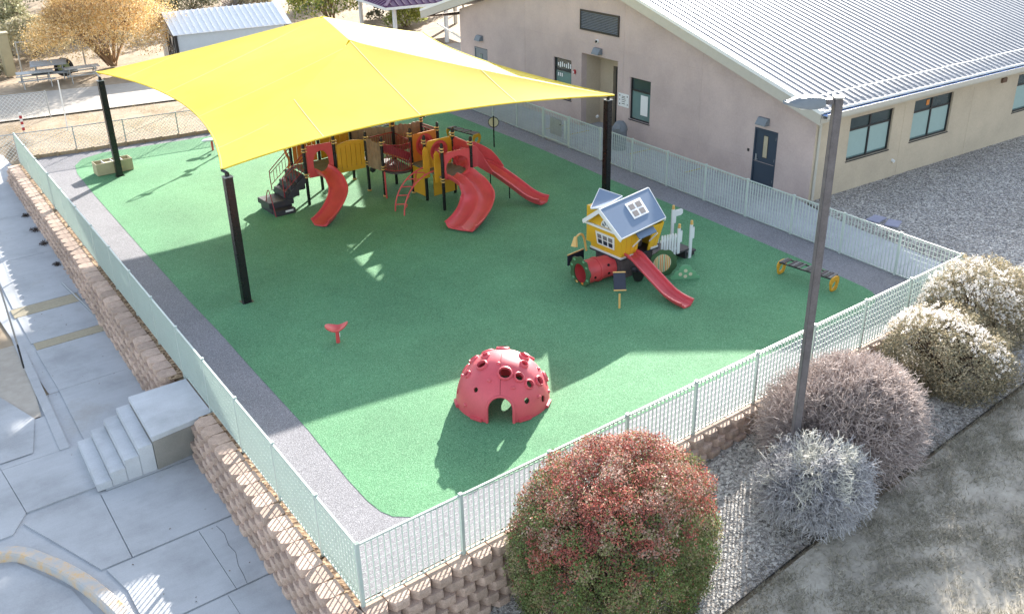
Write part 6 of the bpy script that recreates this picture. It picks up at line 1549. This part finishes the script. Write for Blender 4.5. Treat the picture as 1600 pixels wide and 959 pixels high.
ptree('desert_bush', 'green sprig bush at the foot of the left shelter post', (32.0, 49.0, 0), (32.0, 49.0, .9), (1.5, 1.2, 1.1), 3000, .08, [(.36, .40, .10), (.25, .3, .08)], 8, 12, 'bush', .5)
for (x, y, s, cols, lab) in ((4.2, 60, 1.5, [(.36, .33, .2), (.28, .26, .15)], 'round sage bush at the far left edge in front of the pale green bush'), (13.2, 64, 1.5, [(.42, .37, .24), (.3, .27, .18)], 'straw-green bush behind the top of the yellow tree'), (23.5, 68, 1.7, [(.17, .17, .11), (.26, .25, .16)], 'dark bush behind the middle of the white shed'),
        (26.5, 63, 1.4, [(.40, .35, .23), (.3, .26, .17)], 'tan bush behind the right end of the white shed'), (33.5, 63, 2.0, [(.2, .2, .12), (.3, .28, .16)], 'broad olive bush far behind the peak of the sail')):
    ptree('desert_bush', lab, (x, y, ground_z(x, y)), (x, y, ground_z(x, y)+s*.5), (s*1.3, s, s), 4500, .09, cols, 8, int(x), 'bush', .6)
# scattered sagebrush, too many to count
sb = MB(); PP = []; CC = []
r_ = np.random.default_rng(5)
for i in range(420):
    x = r_.uniform(-6, 75); y = r_.uniform(50, 150)
    if 13 < x < 23 and y < 51 or abs(x-11.5) < 5 and y < 56 or (25 < x < 34 and y < 52): continue
    s = r_.uniform(.5, 1.5)*(1+.010*(y-50)); z = ground_z(x, y); m_ = int(330*s); D = dome_dirs(m_, -.1); P = np.array([x, y, z+s*.3])+D*[s, s, s*.75]*r_.uniform(.6, 1, (len(D), 1)); PP.append(P)
    cbase = np.array([(.24, .22, .14), (.16, .155, .105), (.34, .29, .19), (.13, .11, .09), (.27, .23, .20)])[r_.integers(5)]; CC.append(np.tile(cbase, (len(P), 1))*r_.uniform(.7, 1.25, (len(P), 1)))
P = np.concatenate(PP); o = leaf_mesh(P, unit(NR.normal(size=P.shape)), .10, np.concatenate(CC), 'sagebrush', 'foliage', None, (0, 0, 0)); o['kind'] = 'stuff'
# white shed
sh = thing('white_shed', 'small white shed with a ribbed grey metal roof beyond the back fence', 'shed', (14.3, 46.2, 0))
sa = R(-8.3); su = Vector((math.cos(sa), math.sin(sa), 0)); sv = Vector((-math.sin(sa), math.cos(sa), 0)); so_ = Vector((14.3, 46.2, 0)); Ls, Ws, hs_, rs_ = 6.6, 4.6, 2.0, 2.95
MB().prism([(0, 0), (Ls, 0), (Ls, Ws), (0, Ws)], so_, su, sv, UP, 0, hs_).build('walls', 'shed_white', sh)
MB().prism([(0, hs_), (Ws, hs_), (Ws/2, rs_)], so_+su*.01, sv, UP, su, 0, Ls-.02).build('gable', 'shed_white', sh)
for side in (0, 1):
    a = so_+sv*(Ws+.15 if side else -.15)+UP*(hs_-.02); b = so_+sv*Ws/2+UP*(rs_+.04); 
    for i in range(20):
        p, q = a+su*(-.15+i*.36), b+su*(-.15+i*.36)
        mb = MB(); mb.add([p, p+su*.355, q+su*.355, q, p+UP*.03, p+su*.355+UP*.03, q+su*.355+UP*.03, q+UP*.03], [(0, 3, 2, 1), (4, 5, 6, 7), (0, 1, 5, 4), (1, 2, 6, 5), (2, 3, 7, 6), (3, 0, 4, 7)])
        mb.beam(p+UP*.055, q+UP*.055, .05, .05); mb.build('roof_panel', 'shed_roof', sh)
MB().beam(so_+UP*0+su*-.02+sv*.0, so_+UP*hs_+su*-.02, .06, .12).build('corner_trim', 'dark_bronze', sh)
MB().beam(so_-sv*.02+su*.05, so_-sv*.02+su*.05+UP*hs_, .12, .03).build('corner_trim', 'dark_bronze', sh)
dr = MB().prism([(.6, .1), (2.9, .1), (2.9, 1.85), (.6, 1.85)], so_, sv, UP, -su, .001, .03).build('door', 'white_trim', sh)
for (a, b) in (((.55, .15), (1.48, 1.8)), ((1.48, .15), (.55, 1.8)), ((1.52, .15), (2.45, 1.8)), ((2.45, .15), (1.52, 1.8)), ((.5, .12), (2.5, .12)), ((.5, 1.83), (2.5, 1.83)), ((.52, .1), (.52, 1.85)), ((1.5, .1), (1.5, 1.85)), ((2.48, .1), (2.48, 1.85)), ((.5, 1.0), (2.5, 1.0))):
    MB().beam(so_+sv*a[0]+UP*a[1]-su*.045, so_+sv*b[0]+UP*b[1]-su*.045, .03, .06, tuple(su)).build('door_brace', 'dark_bronze', dr)
for (a, b) in (((-.15, hs_-.05), (Ws/2, rs_+.01)), ((Ws+.15, hs_-.05), (Ws/2, rs_+.01))): MB().beam(so_+sv*a[0]+UP*a[1]-su*.17, so_+sv*b[0]+UP*b[1]-su*.17, .03, .08).build('barge_board', 'dark_bronze', sh)
# aluminium picnic tables stacked by the road
def picnic(c, ang, tilt, label):
    t = thing('picnic_table', label, 'picnic table', c, 'aluminium picnic tables heaped by the dirt road')
    Rm = Matrix.Rotation(ang, 3, 'Z') @ Matrix.Rotation(tilt, 3, 'X'); C_ = Vector(c)
    def X(p): return C_+Rm@Vector(p)
    def bm_(p, q, w, h, nm, m_='galv'): MB().beam(X(p), X(q), w, h, tuple(Rm@Vector((0, 0, 1)))).build(nm, m_, t)
    for y in (-.27, 0, .27): bm_((-.95, y, .75), (.95, y, .75), .25, .04, 'top_plank')
    for y in (-.75, .75): bm_((-.95, y, .44), (.95, y, .44), .25, .04, 'seat_plank')
    for x in (-.7, .7):
        MB().tube([X((x, -.8, 0)), X((x, -.75, .4)), X((x, -.3, .42)), X((x, -.3, .72)), X((x, .3, .72)), X((x, .3, .42)), X((x, .75, .4)), X((x, .8, 0))], .03, 6).build('leg_frame', 'galv', t)
    bm_((-.7, 0, .4), (.7, 0, .4), .04, .04, 'brace')
picnic((6.55, 47.6, .02), R(-8), 0, 'grey aluminium picnic table, leftmost of the heap by the dirt road')
picnic((7.5, 48.2, .35), R(-14), R(12), 'grey aluminium picnic table tipped on top of the heap')
picnic((9.0, 47.3, .0), R(-6), 0, 'grey aluminium picnic table, rightmost of the heap just behind the black post')
wh = thing('spare_wheel', 'big black wheel with a lime-green rim standing behind the picnic tables', 'wheel', (8.5, 48.9, 0))
wc = Vector((8.45, 48.9, .58)); wn_ = Vector((-.3, -.95, 0)).normalized(); wu = Vector((.95, -.3, 0)).normalized()
MB().ring(circle(.52, 28), circle(.34, 28), wc, wu, UP, wn_, -.14, .14).build('tyre', 'tyre', wh, bevel=.03)
MB().ring(circle(.34, 28), circle(.20, 28), wc, wu, UP, wn_, -.02, .06).build('rim', 'rim_lime', wh)
MB().prism(circle(.19, 16), wc, wu, UP, wn_, -.01, .03).build('hub', 'rim_lime', wh); MB().prism(circle(.07, 10), wc, wu, UP, wn_, .031, .10).build('hub_cap', 'tyre', wh)
MB().tube([wc+wu*-.9-UP*.25, wc+wu*.7-UP*.25], .10, 8).build('axle', 'dark_bronze', wh)
# white pillar and rail
t = thing('stone_pillar', 'pale pillar at the left edge beyond the dirt road', 'pillar', (6.1, 51.7, 0))
MB().obox((6.1, 51.7, 1.2), (1, 0, 0), (0, 1, 0), UP, .28, .28, 1.2).build('shaft', 'cream_box', t, bevel=.03)
MB().obox((6.1, 51.7, 2.44), (1, 0, 0), (0, 1, 0), UP, .33, .33, .05).build('cap', 'cream_box', t)
rf = thing('rail_fence', 'thin pipe rail fence running right from the pale pillar', 'fence', (6.8, 51.4, 0))
MB().tube([(6.7, 51.5, 0), (6.7, 51.5, 1.9)], .05, 6).build('post', 'galv', rf); MB().tube([(10.2, 51.0, 0), (10.2, 51.0, 1.9)], .05, 6).build('post', 'galv', rf)
MB().tube([(6.7, 51.5, 1.85), (10.2, 51.0, 1.85)], .035, 6).build('rail', 'galv', rf)
# purple roofed shelter
sl = thing('picnic_shelter', 'open shelter with a dark purple ribbed hip roof and white posts', 'shelter', (27, 46, 0))
ea = Vector((26.35, 42.2, 2.7)); eu = Vector((.985, -.17, 0)).normalized(); ev_ = Vector((.17, .985, 0)).normalized(); Lr = 10.5; Wr = 8.5
c0_ = [ea, ea+eu*Lr, ea+eu*Lr+ev_*Wr, ea+ev_*Wr]; r0_, r1_ = ea+eu*3.6+ev_*Wr/2+UP*1.7, ea+eu*(Lr-3.6)+ev_*Wr/2+UP*1.7
for q in ((c0_[0], c0_[1], r1_, r0_), (c0_[1], c0_[2], r1_), (c0_[2], c0_[3], r0_, r1_), (c0_[3], c0_[0], r0_)):
    nq = len(q); MB().add(list(q)+[p-UP*.06 for p in q], [tuple(range(nq)), tuple(range(nq, 2*nq))[::-1]]+[(i, (i+1) % nq, nq+(i+1) % nq, nq+i) for i in range(nq)]).build('roof_slope', 'purple_roof', sl)
def rib(p, q): MB().beam(p+UP*.03, q+UP*.03, .05, .06).build('rib', 'purple_roof', sl)
for i in range(1, 24):
    s = Lr*i/24; p = ea+eu*s; f = min(1, s/3.6, (Lr-s)/3.6); rib(p, p+ev_*Wr/2*f+UP*1.7*f)
for i in range(1, 19):
    s = Wr*i/19; p = ea+ev_*s; f = min(1, s/(Wr/2), (Wr-s)/(Wr/2)); rib(p, p+eu*3.6*f+UP*1.7*f)
for (p, q) in ((c0_[0], r0_), (c0_[1], r1_), (c0_[3], r0_)): MB().beam(p+UP*.05, q+UP*.05, .22, .08).build('hip_cap', 'purple_roof', sl)
for (p, q) in ((c0_[0], c0_[1]), (c0_[0], c0_[3])): MB().beam(p-UP*.12, q-UP*.12, .08, .16).build('eave_beam', 'white_trim', sl)
for (x, y) in ((.9, .9), (4.5, .9), (8.1, .9), (.9, 7.2), (8.1, 7.2)):
    p = ea+eu*x+ev_*y; MB().beam((p.x, p.y, -.05), (p.x, p.y, 2.62), .2, .2).build('post', 'white_trim', sl)
# fence posts in the desert
for i, (x, y) in enumerate(((39.5, 52.5), (41.2, 52.0), (42.8, 51.6))):
    tag(MB().tube([(x, y, -.05), (x, y, 1.3)], .06, 6).build('fence_post', 'bark'), ('leftmost', 'middle', 'rightmost')[i]+' of three thin stakes in the desert left of the building', 'post', 'stakes beyond the building')

# ------------------------------------------------------------------ tidy
for o in list(bpy.data.objects):
    if '_wo' in o: del o['_wo']
